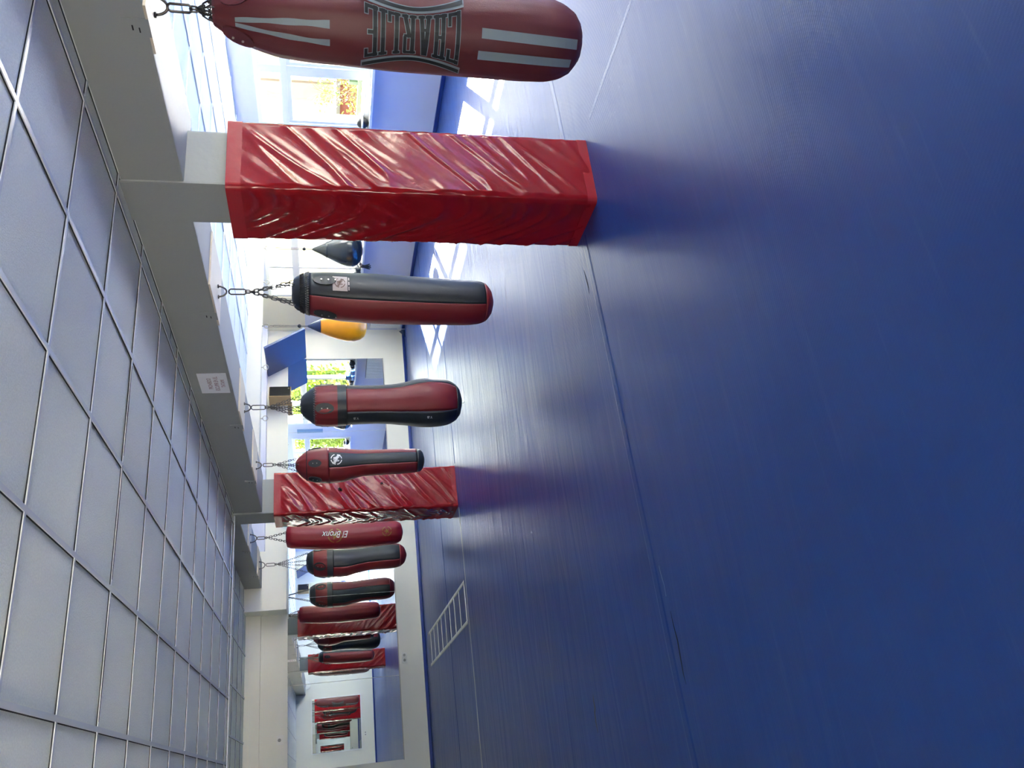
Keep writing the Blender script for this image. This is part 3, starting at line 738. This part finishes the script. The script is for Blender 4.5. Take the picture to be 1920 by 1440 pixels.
# bag 4: club shaped red bag with a black front
B4 = Bag('punching_bag', 'club-shaped red bag with black front and white emblem, hanging before the far red column', 3.0, 7.94, 2.18,
    [(1.785, 0.03), (1.775, 0.055), (1.73, 0.105), (1.675, 0.148), (1.60, 0.168), (1.49, 0.181), (1.40, 0.181), (1.32, 0.172), (1.22, 0.150), (1.12, 0.134), (0.95, 0.131), (0.735, 0.130), (0.58, 0.122), (0.53, 0.112), (0.50, 0.08), (0.487, 0.03)],
    [(2.0, 0.0), (1.675, -0.025), (1.33, -0.031), (1.12, -0.018), (0.5, -0.012)], BG)
B4.shell('red_hood', M_leather_r, 1.785, 1.46, wr=0.008, seed=6, cap=True)
B4.shell('black_front', M_leather_k, 1.46, 0.57, -6, 46, wr=0.001, seed=6)
B4.shell('red_side', M_leather_r, 1.46, 0.57, 46, 354, wr=0.001, seed=6)
B4.shell('foot_cover', M_leather_k, 0.57, 0.487, off=0.002, cap=True)
B4.rim_tabs((8, -52, 98, 188), M_leather_k, 1.66, 0.13, 0.036)
b = nb(); tube(b, [B4.P(math.radians(a), 1.675, 0.004) for a in range(0, 360, 12)], 0.004, 5, closed=True); obj('drawstring', b, M_gap, B4.root, smooth=True)
B4.rig(2.10, (8, -52, 98, 188), 0.085, 1.73, 1.0, 0.10)
emblem(B4, B4.root, math.radians(20), 1.385, 0.052, M_whiteprint, 0.004)

# bag 5: crimson straight bag with script lettering
B5 = Bag('punching_bag', 'straight crimson bag with white script lettering, just past the far red column', 3.0, 10.56, 2.445,
    [(1.995, 0.06), (1.985, 0.125), (1.93, 0.150), (1.75, 0.156), (1.57, 0.161), (1.23, 0.171), (0.885, 0.167), (0.65, 0.153), (0.575, 0.143), (0.53, 0.115), (0.505, 0.06), (0.50, 0.02)],
    [(2.0, -0.005), (1.57, -0.028), (1.23, -0.037), (0.6, -0.024)], BG)
B5.shell('cover', M_leather_c, 1.995, 0.50, wr=0.005, seed=9, cap=True)
b = nb(); T, x0, x1, y0, y1 = text_tris('El Bronx', 0.35)
for t in T:
    B5.patch_poly(b, [(0.062-(v.y)*0.115, 1.215+(v.x-x0)*0.33/(x1-x0)) for v in t], 0.010, 0, 0)
obj('script_lettering', b, M_whiteprint, B5.root)
emblem(B5, B5.root, math.radians(4), 1.38, 0.085, M_goldprint, 0.008, False)
emblem(B5, B5.root, math.radians(8), 0.72, 0.058, M_goldprint, 0.008, False)
B5.rig(2.35, (45, -45, 135, 225), 0.09, 1.96, 1.3, 0.10)

# bag 6: black and red shaped bag by the mirror
B6 = Bag('punching_bag', 'shaped black and red bag on four long chains, nearest the mirror', 3.03, 12.08, 2.445,
    [(1.775, 0.06), (1.765, 0.12), (1.70, 0.165), (1.65, 0.185), (1.56, 0.205), (1.45, 0.211), (1.3, 0.212), (1.2, 0.207), (1.08, 0.190), (0.95, 0.180), (0.8, 0.180), (0.6, 0.184), (0.5, 0.183), (0.42, 0.165), (0.36, 0.12), (0.33, 0.06), (0.32, 0.02)],
    [(1.8, -0.005), (1.5, -0.025), (1.2, -0.034), (0.89, 0.005), (0.5, 0.017)], BG)
B6.shell('top_cover', M_leather_k, 1.775, 1.67, off=0.002, wr=0.005, seed=11, cap=True)
B6.shell('red_collar', M_leather_r, 1.67, 1.48, off=0.003, wr=0.012, seed=11)
B6.shell('black_band', M_leather_k, 1.48, 1.395, off=0.006, wr=0.003, seed=11)
B6.shell('black_panel', M_leather_k, 1.395, 0.43, -18, 62, wr=0.001, seed=11)
B6.shell('red_panel', M_leather_r, 1.395, 0.43, 62, 186, wr=0.001, seed=11)
B6.shell('black_panel', M_leather_k, 1.395, 0.43, 186, 250, wr=0.001, seed=11)
B6.shell('red_panel', M_leather_r, 1.395, 0.43, 250, 342, wr=0.001, seed=11)
B6.shell('foot_cover', M_leather_r, 0.43, 0.32, off=0.002, cap=True)
B6.rim_tabs((-15, 75, 165, 255), M_leather_k, 1.67, 0.17, 0.06)
B6.rig(2.34, (-15, 75, 165, 255), 0.14, 1.755, 1.1, 0.13)

# ---- brackets clamped under the beam
BR = 'hanging brackets clamped under the beam'
def bracket(X, Y, zb, y0, y1, yw, xf, label, big=False):
    r_ = thing('bag_bracket', label, 'bracket', (X, Y, zb), BR)
    b = bx(2.855, 3.25, y0, y1, zb-0.012, zb, bev=0.003); pl = obj('plate', b, M_ply, r_)
    b = bx(xf-0.006, xf, yw-0.045, yw+0.045, zb-0.011, zb+0.095, bev=0.002); wg = obj('side_wing', b, M_beam, r_)
    b = nb()
    for (dy, dz, w_) in ((0.0, 0.055, 0.006), (0.01, 0.03, 0.005)): box(b, xf-0.0075, xf-0.0055, yw+dy-0.012, yw+dy+0.012, zb+dz-w_/2, zb+dz+w_/2)
    obj('slot', b, M_gap, wg)
    # eye: half ring below the plate
    b = nb(); R = 0.034 if zb < 2.3 else 0.05
    D = math.hypot(X, Y); t = Vector((Y/D, -X/D, 0))
    pts = [Vector((X, Y, zb-0.012))+t*R*math.cos(a)-Vector((0, 0, (R*1.6+0.0)*math.sin(a))) for a in [PI*k/10 for k in range(11)]]
    tube(b, pts, 0.006, 7)
    for s_ in (-1, 1): cyl(b, Vector((X, Y, zb-0.016))+t*R*s_, (0, 0, 1), 0.013, 0.008, 6)
    obj('eye', b, M_steel, r_, smooth=True)
bracket(3.0, 2.54, 2.18, 2.42, 2.66, 2.53, 2.86, 'pale plate and eye under the beam holding the maroon CHARLIE bag', True)
bracket(3.02, 4.76, 2.18, 4.42, 4.92, 4.80, 2.86, 'tan plate and eye under the beam holding the straight black and red bag')
bracket(3.04, 6.64, 2.18, 6.30, 6.72, 6.63, 2.86, 'tan plate and eye under the beam holding the hourglass bag')
bracket(3.0, 7.94, 2.18, 7.60, 8.12, 8.03, 2.86, 'tan plate and eye under the beam holding the club-shaped bag')
bracket(3.0, 10.56, 2.445, 10.35, 10.75, 10.68, 2.86, 'grey plate and eye under the far beam holding the crimson bag')
bracket(3.03, 12.08, 2.445, 11.85, 12.2, 12.0, 2.86, 'grey plate and eye under the far beam holding the bag by the mirror')

# ---- rings under the cross beam
RG = 'steel rings under the cross beam'
def ring(x, label):
    r_ = thing('hanging_ring', label, 'ring', (x, 10.11, 2.30), RG)
    b = nb(); cyl(b, (x, 10.11, 2.285), (0, 0, 1), 0.008, 0.034, 8); obj('bolt', b, M_zinc, r_, smooth=True)
    b = nb(); D = math.hypot(x, 10.11); t = Vector((10.11/D, -x/D, 0)); R = 0.032
    tube(b, [Vector((x, 10.11, 2.24))+t*R*math.cos(2*PI*k/18)+Vector((0, 0, R*math.sin(2*PI*k/18))) for k in range(18)], 0.0055, 7, closed=True)
    obj('loop', b, M_zinc, r_, smooth=True)
ring(7.16, 'ring holding the black teardrop bag by the window')
ring(6.58, 'empty ring above the straight black and red bag')
ring(5.86, 'ring holding the yellow teardrop bag')
ring(5.22, 'empty ring in front of the slanted blue board')
ring(4.47, 'empty ring nearest the far column, above the hourglass bag')
def teardrop(x, ztop, prof, m1, m2, zs, label, swiv):
    y = 10.11; r_ = thing('teardrop_bag', label, 'punching bag', (x, y, prof[0][0]), 'teardrop bags under the cross beam')
    def lathe(pr, m, nm):
        b = nb(); rows = []
        for (z, r) in pr: rows.append([b.verts.new((x+r*math.cos(2*PI*k/36), y+r*math.sin(2*PI*k/36), z)) for k in range(36)])
        for A, B_ in zip(rows, rows[1:]):
            for k in range(36): b.faces.new((A[k], B_[k], B_[(k+1) % 36], A[(k+1) % 36]))
        b.faces.new(rows[0]); b.faces.new(rows[-1][::-1]); bmesh.ops.recalc_face_normals(b, faces=b.faces)
        return obj(nm, b, m, r_, smooth=True)
    # sample the outline smoothly
    def R(z):
        for (z0, r0), (z1, r1) in zip(prof, prof[1:]):
            if z1 <= z <= z0: return r1+(r0-r1)*(z-z1)/(z0-z1)
        return prof[-1][1]
    zs_ = [prof[0][0]+(prof[-1][0]-prof[0][0])*k/40 for k in range(41)]
    full = [(z, R(z)) for z in zs_]
    top = [p for p in full if p[0] >= zs]+[(zs, R(zs))]; bot = [(zs, R(zs))]+[p for p in full if p[0] < zs]
    lathe([(z, r+0.002) for z, r in top], m2, 'cone_cap'); lathe(bot, m1, 'body')
    b = nb(); z = 2.20; link(b, (x, y, z-0.02), (0, 0, 1), (1, 0, 0), 0.06, 0.022, 0.004)
    tube(b, [(x-0.012, y, z-0.05), (x-0.010, y, ztop+0.10)], 0.004, 6); tube(b, [(x+0.012, y, z-0.05), (x+0.010, y, ztop+0.10)], 0.004, 6)
    tube(b, [(x, y, ztop+0.11), (x, y, ztop-0.01)], 0.006, 6)
    obj('hanger', b, M_steel, r_, smooth=True)
    b = nb(); bmesh.ops.create_uvsphere(b, u_segments=12, v_segments=8, radius=0.026, matrix=Matrix.Translation((x, y, ztop+0.11))); obj('swivel', b, M_gap, r_, smooth=True)
teardrop(5.86, 1.69, [(1.69, 0.012), (1.60, 0.055), (1.49, 0.105), (1.38, 0.150), (1.26, 0.192), (1.15, 0.216), (1.05, 0.216), (0.97, 0.192), (0.91, 0.145), (0.885, 0.09), (0.875, 0.03)], M_yellow, M_navy, 1.51, 'yellow teardrop bag with navy top hanging by the corner windows', True)
teardrop(7.16, 1.62, [(1.62, 0.012), (1.52, 0.06), (1.42, 0.115), (1.32, 0.165), (1.22, 0.215), (1.12, 0.248), (1.04, 0.252), (0.97, 0.225), (0.92, 0.17), (0.895, 0.10), (0.885, 0.03)], M_gloss_k, M_gloss_k, 1.40, 'glossy black teardrop bag in front of the window behind the red column', False)

# ------------------------------------------------------------------ notice on the beam
nt_ = thing('paper_notice', 'white paper notice with dark red lettering on the grey beam', 'notice', (2.85, 5.78, 2.21))
b = bx(2.8535, 2.8585, 5.62, 5.95, 2.205, 2.41); obj('sheet', b, M_paper, nt_)
b = nb()
for txt, zc_, hgt, wd in (('PROHIBIDO', 2.335, 0.03, 0.18), ('ESCUPIR EN EL', 2.288, 0.03, 0.235), ('TATAMI', 2.242, 0.028, 0.125)):
    T, x0, x1, y0, y1 = text_tris(txt)
    for t in T: poly(b, [(2.8528, 5.785-wd/2+(v.x-x0)/(x1-x0)*wd, zc_+(v.y-(y0+y1)/2)/(y1-y0)*hgt) for v in t])
bmesh.ops.translate(b, verts=b.verts, vec=(0, 0, 0))
for v in b.verts: v.co.y = 5.785*2-v.co.y    # seen from the floor side the lines read left to right
obj('lettering', b, M_redprint, nt_)

# ------------------------------------------------------------------ mirrors
mr = thing('wall_mirror', 'long frameless wall mirror in panes on the far wall', 'mirror', (3.6, YF, 0.43))
xs_ = [0.29, 1.47, 2.75, 4.15, 5.55, 6.97]
for k in range(5):
    zt = 2.085 if k != 2 else 2.085
    b = bx(xs_[k]+0.003, xs_[k+1]-0.003, YF-0.008, YF-0.0005, 0.43, 2.083); obj('pane', b, M_mirror, mr)
b = bx(xs_[0]-0.006, xs_[-1]+0.004, YF-0.011, YF-0.0005, 0.416, 0.429); obj('bottom_channel', b, M_zinc, mr)
rm = thing('wall_mirror', 'framed mirror on the end wall, seen reflected in the long mirror', 'mirror', (1.9, YB, 0.45))
b = bx(1.10, 2.70, YB, YB+0.008, 0.46, 1.98); obj('pane', b, M_mirror, rm)
b = nb()
for (a, c, d, e) in ((1.07, 2.73, 0.43, 0.46), (1.07, 2.73, 1.98, 2.01), (1.07, 1.10, 0.46, 1.98), (2.70, 2.73, 0.46, 1.98)): box(b, a, c, YB, YB+0.02, d, e)
obj('frame', b, M_frame, rm)

# ------------------------------------------------------------------ things on the walls
def slant_board(y0, y1, label):
    b = nb(); P = [(7.03, 1.785), (6.66, 2.43), (6.63, 2.415), (7.0, 1.77)]
    A = [b.verts.new((x, y0, z)) for x, z in P]; B_ = [b.verts.new((x, y1, z)) for x, z in P]
    b.faces.new(A[::-1]); b.faces.new(B_)
    for k in range(4): b.faces.new((A[k], A[(k+1) % 4], B_[(k+1) % 4], B_[k]))
    bmesh.ops.recalc_face_normals(b, faces=b.faces)
    o = obj('slanted_board', b, M_blueboard, origin=(6.85, y1, 1.77)); tag(o, label, 'board')
slant_board(12.17, YF-0.001, 'slanted blue board fixed high on the far wall by the corner')
slant_board(YB+1.0, YB+0.001, 'slanted blue board on the end wall, seen in the mirror')
def speaker(x, y, zc, rz, s_, label):
    r_ = thing('wall_speaker', label, 'speaker', (x, y, zc))
    def rot(b): bmesh.ops.rotate(b, verts=b.verts, cent=(x, y, zc), matrix=Matrix.Rotation(rz, 3, 'Z')); return b
    w, d, h = 0.24, 0.22, 0.36
    ya_, yb_ = (y-d/2, y+d/2)
    b = bx(x-w/2, x+w/2, ya_, yb_, zc-h/2, zc+h/2, bev=0.008); obj('cabinet', rot(b), M_wood, r_)
    yf = ya_ if s_ < 0 else yb_
    b = bx(x-w/2+0.012, x+w/2-0.012, min(yf, yf+s_*0.012), max(yf, yf+s_*0.012), zc-h/2+0.012, zc+h/2-0.012, bev=0.004); obj('grille', rot(b), M_plastic_k, r_)
    b = nb(); cyl(b, (x+0.06, yf+s_*0.013, zc-h/2+0.04), (0, 1, 0), 0.014, 0.006, 12); obj('badge', rot(b), M_zinc, r_)
    yw = YF if s_ < 0 else YB
    b = nb(); tube(b, [(x, y-s_*d*0.45, zc+0.12), (x, yw+s_*0.01, zc+0.14)], 0.012, 8); obj('wall_arm', b, M_steel, r_)
speaker(6.12, 12.93, 2.20, math.radians(22), -1, 'black and tan speaker on the far wall above the mirror')
speaker(6.20, YB+0.27, 2.22, math.radians(-22), 1, 'black and tan speaker on the end wall, seen in the mirror')
def socket(x, y, z, w, h, two, label, cat='socket', face=-1):
    r_ = thing('wall_socket', label, cat, (x, y, z)); t = 0.012
    b = bx(x-w/2, x+w/2, min(y, y+face*t), max(y, y+face*t), z-h/2, z+h/2, bev=0.003); obj('plate', b, M_plastic_w, r_)
    for k in range(2 if two else 1):
        xx = x+(k*2-1)*w*0.24 if two else x
        b = nb(); cyl(b, (xx, y+face*t, z+(0 if two else h*0.1)), (0, 1, 0), min(w, h)*0.24, 0.005, 18); rc = obj('receptacle', b, mat('socket_grey', srgb(150, 150, 145), 0.5), r_)
        b = nb()
        for q in (-1, 1): cyl(b, (xx+q*0.008, y+face*(t+0.003), z+(0 if two else h*0.1)), (0, 1, 0), 0.003, 0.003, 8)
        obj('pin_hole', b, M_gap, rc)
socket(1.72, YF, 0.335, 0.16, 0.085, True, 'white double socket on the far wall below the mirror')
socket(0.74, YF, 2.185, 0.13, 0.10, False, 'white wall outlet high on the far wall above the mirror')
socket(1.52, YB, 0.33, 0.14, 0.085, True, 'double socket on the end wall, seen in the mirror', face=1)
ms = thing('motion_sensor', 'small white motion sensor in the ceiling corner beside the far beam end', 'sensor', (2.74, 13.1, 2.60))
b = bx(2.70, 2.80, YF-0.13, YF-0.0, 2.56, 2.66, bev=0.012); obj('housing', b, M_plastic_w, ms)
b = bx(2.715, 2.765, YF-0.140, YF-0.128, 2.575, 2.625, bev=0.004); obj('lens', b, M_plastic_k, ms)
ck = thing('wall_clock', 'round white wall clock on the end wall, seen in the mirror', 'clock', (3.16, YB, 2.16))
b = nb(); cyl(b, (3.16, YB+0.02, 2.16), (0, 1, 0), 0.15, 0.04, 32); obj('case', b, M_plastic_w, ck)
b = nb(); cyl(b, (3.16, YB+0.041, 2.16), (0, 1, 0), 0.13, 0.003, 32); obj('dial', b, M_whiteprint, ck)
b = nb(); tube(b, [(3.16, YB+0.045, 2.16), (3.20, YB+0.045, 2.23)], 0.004, 4); tube(b, [(3.16, YB+0.045, 2.16), (3.08, YB+0.045, 2.19)], 0.003, 4); obj('hands', b, M_gap, ck)
ps = thing('wall_poster', 'tall framed poster with blue lower half on the end wall, seen in the mirror', 'poster', (6.25, YB, 0.8))
b = bx(6.02, 6.48, YB, YB+0.02, 0.75, 2.1, bev=0.003); obj('frame', b, M_frame, ps)
b = bx(6.06, 6.44, YB+0.018, YB+0.023, 1.35, 2.06); obj('pale_print', b, mat('poster_cream', srgb(225, 224, 190), 0.4, var=(8, 0.25)), ps)
b = bx(6.06, 6.44, YB+0.018, YB+0.023, 0.79, 1.35); obj('blue_print', b, mat('poster_blue', srgb(50, 90, 170), 0.4, var=(10, 0.3)), ps)
b = bx(XR-0.006, XR, 8.36, 8.58, 1.5, 2.08); o = obj('wall_notice', b, M_bluepaper, origin=(XR, 8.47, 1.5)); tag(o, 'narrow blue notice on the pier between two windows, seen in the mirror', 'notice')

# radiator under the last window
rd = thing('radiator', 'white panel radiator under the corner window', 'radiator', (7.47, 12.2, 0.0))
b = nb()
for k in range(26): box(b, 7.44, 7.50, 11.42+k*0.058, 11.42+k*0.058+0.048, 0.10, 0.64, bev=0.006)
box(b, 7.455, 7.485, 11.42, 12.92, 0.12, 0.16); box(b, 7.455, 7.485, 11.42, 12.92, 0.57, 0.61); obj('panel', b, M_frame, rd)
b = nb()
for k in range(25): box(b, 7.445, 7.495, 11.435+k*0.058, 11.465+k*0.058, 0.6402, 0.647)
obj('top_grille', b, mat('grille_grey', srgb(120, 126, 132), 0.5), rd)
b = nb(); tube(b, [(7.47, 12.93, 0.14), (7.47, 13.0, 0.14), (7.47, 13.0, 0.0)], 0.009, 8); tube(b, [(7.47, 11.40, 0.14), (7.47, 11.36, 0.14), (7.47, 11.36, 0.0)], 0.009, 8)
obj('pipe', b, M_frame, rd)
# curled mat corner at the far corner
b = nb()
pts = [(7.32, 13.04, 0.0), (7.50, 13.03, 0.0), (7.52, 13.16, 0.0), (7.50, 13.14, 0.10), (7.42, 13.09, 0.03)]
V_ = [b.verts.new(p) for p in pts]
for tri in ((0, 1, 4), (1, 2, 3), (1, 3, 4), (0, 4, 3), (0, 3, 2), (0, 2, 1)): b.faces.new([V_[k] for k in tri])
bmesh.ops.recalc_face_normals(b, faces=b.faces)
o = obj('mat_corner', b, M_navy, origin=(7.4, 13.0, 0)); tag(o, 'turned-up navy mat corner below the radiator', 'mat')

# ------------------------------------------------------------------ gloves and pads on the sill
SZ = 0.86
def blob(bm, c, r, sq=(1, 1, 1), rot=0.0, seg=14, mi=0):
    m_ = Matrix.Translation(c) @ Matrix.Rotation(rot, 4, 'Z') @ Matrix.Diagonal((sq[0], sq[1], sq[2], 1))
    r_ = bmesh.ops.create_uvsphere(bm, u_segments=seg, v_segments=max(6, seg-4), radius=r, matrix=m_)
    for v in r_['verts']:
        for f in v.link_faces: f.material_index = mi; f.smooth = True
def boxing_glove(x, y, z, m, label, rot=0.0):
    r_ = thing('boxing_glove', label, 'glove', (x, y, z), 'gloves and pads piled on the sill')
    c, s_ = math.cos(rot), math.sin(rot); T_ = lambda dx, dy, dz: (x+dx*c-dy*s_, y+dx*s_+dy*c, z+dz)
    b = nb(); blob(b, T_(0, 0.06, 0.062), 0.07, (0.85, 1.15, 0.88), rot); obj('fist', b, m, r_)
    b = nb(); tube(b, [T_(0.045, 0.0, 0.07), T_(0.066, 0.045, 0.078), T_(0.055, 0.095, 0.08)], [0.024, 0.03, 0.02], 10); obj('thumb', b, m, r_, smooth=True)
    b = nb(); tube(b, [T_(0, -0.01, 0.055), T_(0, -0.06, 0.052), T_(0, -0.12, 0.052)], [0.046, 0.045, 0.05], 14); obj('cuff', b, M_plastic_k if m is not M_gloss_k else M_leather_k, r_, smooth=True)
boxing_glove(XR-0.075, 10.62, SZ, M_redglove, 'red boxing glove on the sill by the black teardrop bag', 0.1)
boxing_glove(XR-0.075, 11.17, SZ, M_gloss_k, 'black boxing glove on the sill between dangling glove and blue pads', 0.0)
boxing_glove(XR-0.075, 11.92, SZ, M_leather_k, 'black boxing glove at the corner end of the sill', 0.0)
def focus_pad(x, y, z, label):
    r_ = thing('focus_pad', label, 'pad', (x, y, z), 'gloves and pads piled on the sill')
    b = bx(x-0.06, x+0.05, y-0.09, y+0.09, z, z+0.07, bev=0.022); obj('cushion', b, M_bluepad, r_, smooth=True)
    b = bx(x-0.055, x+0.045, y-0.085, y+0.085, z+0.0695, z+0.088, bev=0.008); obj('hand_strap', b, M_plastic_k, r_, smooth=True)
focus_pad(XR-0.075, 11.42, SZ, 'blue striking pad on the sill, lower of two')
focus_pad(XR-0.070, 11.43, SZ+0.0885, 'blue striking pad on the sill, stacked on top')
focus_pad(XR-0.075, 11.65, SZ, 'blue striking pad on the sill next to the stack')
# a black hand wrap glove dangling over the sill edge with its fingers down
fg = thing('training_glove', 'black fingered glove hanging over the sill edge under the window', 'glove', (XR-0.14, 10.91, SZ-0.03))
b = nb(); blob(b, (XR-0.105, 10.91, SZ+0.026), 0.05, (1.0, 1.1, 0.5)); tube(b, [(XR-0.12, 10.91, SZ+0.022), (XR-0.150, 10.91, SZ+0.01), (XR-0.158, 10.91, SZ-0.05)], [0.03, 0.03, 0.026], 10); obj('palm', b, M_leather_k, fg, smooth=True)
for k, (dy, L_) in enumerate(((-0.06, 0.08), (-0.02, 0.10), (0.02, 0.105), (0.055, 0.09))):
    b = nb(); tube(b, [(XR-0.158, 10.91+dy*0.4, SZ-0.04), (XR-0.161, 10.91+dy*0.9, SZ-0.04-L_*0.6), (XR-0.158, 10.91+dy*1.2, SZ-0.04-L_)], [0.012, 0.0105, 0.008], 8); obj('finger', b, M_leather_k, fg, smooth=True)
hd = thing('head_guard', 'small black and white head guard on the middle window sill, seen in the mirror', 'helmet', (XR-0.07, 7.85, 0.88))
b = nb(); blob(b, (XR-0.065, 7.86, 0.955), 0.078, (0.85, 1, 0.96)); obj('shell', b, M_plastic_k, hd)
b = nb(); tube(b, [(XR-0.065+0.067*math.cos(a), 7.86+0.079*math.sin(a), 0.965) for a in [2*PI*k/16 for k in range(16)]], 0.014, 6, closed=True); obj('white_band', b, M_plastic_w, hd, smooth=True)

# ------------------------------------------------------------------ outdoors
b = bx(-60, 60, -60, YB-1.0, -0.27, -0.15); box(b, 17, 60, YB-1.0, 70, -0.27, -0.15); box(b, -60, XL-1, YB-1.0, 70, -0.27, -0.15)
struct('ground', b, mat('sunny_ground', srgb(240, 236, 226), 0.9, var=(1.5, 0.04)), 'pale sunlit ground outside')
b = bx(XR+WT-0.02, 17, YB-1.0, 70, -0.27, -0.152)  # split off and darkened to throw less light on the bay ceiling
struct('ground', b, mat('darkened_ground', srgb(96, 100, 70), 0.9, var=(1.5, 0.25)), 'planted garden strip outside the windows, darkened to bounce less light')
b = bx(16.8, 17.0, YB-1.0, 70, -0.3, -0.16); struct('trim_11', b, M_gap, 'edge between garden strip and pale ground')
def leafmat(name, col):
    m = mat(name, col, 0.5, var=(9, 0.25)); p = m.node_tree.nodes['Principled BSDF']; nt = m.node_tree
    tr = nt.nodes.new('ShaderNodeBsdfTranslucent'); tr.inputs[0].default_value = col; mx = nt.nodes.new('ShaderNodeMixShader'); mx.inputs[0].default_value = 0.5
    nt.links.new(p.outputs[0], mx.inputs[1]); nt.links.new(tr.outputs[0], mx.inputs[2]); nt.links.new(mx.outputs[0], nt.nodes['Material Output'].inputs[0])
    return m
M_leaf = leafmat('hedge_leaf', srgb(92, 112, 22))
M_leaf2 = leafmat('shrub_leaf', srgb(62, 92, 26))
M_twig = mat('bare_twig', srgb(92, 70, 42), 0.7)
def leaves(bm, n, fn, size, rnd):
    for _ in range(n):
        c = Vector(fn(rnd)); a = Vector((rnd.gauss(0, 1), rnd.gauss(0, 1), rnd.gauss(0, 1))).normalized(); u = a.orthogonal().normalized(); v = a.cross(u); s_ = size*rnd.uniform(0.6, 1.3)
        poly(bm, [c-u*s_, c+v*s_*0.5, c+u*s_, c-v*s_*0.5])
hg = thing('hedge', 'tall yellow-green hedge outside the windows, seen in the mirror', 'hedge', (10.2, 3.4, -0.15))
b = nb(); rr_ = random.Random(3)
leaves(b, 13000, lambda r: (10.0+r.random()**1.7*0.5+0.08*math.sin(r.random()*6), r.uniform(0.6, 6.2), r.uniform(-0.1, 2.55)), 0.055, rr_)
obj('foliage', b, M_leaf, hg)
b = bx(10.35, 10.6, 0.7, 6.1, -0.15, 2.35); obj('inner_mass', b, mat('hedge_dark', srgb(60, 84, 20), 0.9), hg)
# red shed with a pale door and fence
sh = thing('shed', 'red outbuilding with brown door beyond the near window', 'building', (17.5, 18, -0.15))
b = bx(16.2, 18.5, 14.6, 17.7, -0.15, 0.92); obj('wall', b, mat('red_render', srgb(84, 24, 16), 0.8, var=(3, 0.1)), sh)
b = bx(16.15, 16.2, 15.2, 16.1, -0.15, 0.70); obj('door', b, mat('brown_door', srgb(84, 46, 20), 0.7), sh)
b = bx(16.0, 18.7, 14.4, 17.9, 0.92, 1.02); obj('roof', b, mat('grey_roof', srgb(70, 66, 62), 0.8), sh)
fc = thing('garden_fence', 'green slatted fence low beyond the near window', 'fence', (11.2, 11, -0.15))
b = nb()
for k in range(8): box(b, 11.18, 11.21, 9.4, 13.5, 0.0+k*0.105, 0.065+k*0.105)
obj('slats', b, mat('green_slat', srgb(44, 66, 36), 0.6), fc)
for k in range(4): obj('post', bx(11.21, 11.26, 9.45+k*1.3, 9.52+k*1.3, -0.15, 0.95), mat('green_post', srgb(36, 56, 30), 0.6), fc)
hs = thing('house', 'pale sunlit house wall beyond the garden', 'building', (22, 24, -0.15))
b = bx(22, 26, 14, 40, -0.15, 3.4); obj('wall', b, mat('pale_render', srgb(150, 142, 112), 0.8, var=(0.8, 0.05)), hs)
b = bx(21.9, 22.0, 21.2, 22.0, -0.15, 3.4); obj('pier', b, mat('stone_pier', srgb(96, 86, 78), 0.8), hs)
sb = thing('bare_shrub', 'bare branching shrub with a few yellow-green leaves outside the near window', 'shrub', (12.6, 12.4, -0.15))
b = nb(); rr_ = random.Random(11)
tips = []
def branch(p, d, L_, r, dep):
    pts = [p]; q = p.copy(); dd = d.copy()
    for k in range(4):
        dd = (dd+Vector((rr_.gauss(0, .13), rr_.gauss(0, .13), rr_.gauss(0, .08)))).normalized(); q = q+dd*L_/4; pts.append(q.copy())
    tube(b, pts, [r*(1-0.15*k) for k in range(5)], 4); tips.append(q.copy())
    if dep > 0:
        for k in range(3):
            a = pts[rr_.randint(1, 4)]; nd = (dd+Vector((rr_.gauss(0, .5), rr_.gauss(0, .5), rr_.gauss(0.1, .35)))).normalized(); branch(a.copy(), nd, L_*0.62, r*0.6, dep-1)
for k in range(9):
    branch(Vector((12.6+rr_.uniform(-.15, .15), 12.4+rr_.uniform(-.2, .2), -0.15)), Vector((rr_.gauss(0, .35), rr_.gauss(-0.1, .45), 1)).normalized(), 1.15, 0.014, 3)
obj('branches', b, M_twig, sb)
b = nb(); leaves(b, 900, lambda r: (lambda t: (t.x+r.gauss(0, .08), t.y+r.gauss(0, .08), min(t.z, 1.4)+r.gauss(0, .08)))(r.choice(tips)), 0.035, rr_); obj('leaves', b, M_leaf2, sb)
b = nb(); leaves(b, 5000, lambda r: (13.6+r.gauss(0, .5), 14.6+r.gauss(0, .9), abs(r.gauss(0, .3))-0.1), 0.06, rr_)
o = obj('low_bush', b, M_leaf2, origin=(13.6, 14.6, -0.15)); tag(o, 'low green bush beyond the bare shrub', 'bush')
b = nb(); leaves(b, 12000, lambda r: (15+r.uniform(-1, 1), 8.0+r.uniform(-2.2, 2.2), r.uniform(-0.1, 3.4)), 0.10, rr_)
o = obj('garden_tree', b, M_leaf2, origin=(15, 8, -0.15)); tag(o, 'pale green garden tree beyond the corner window, seen in the mirror', 'tree')
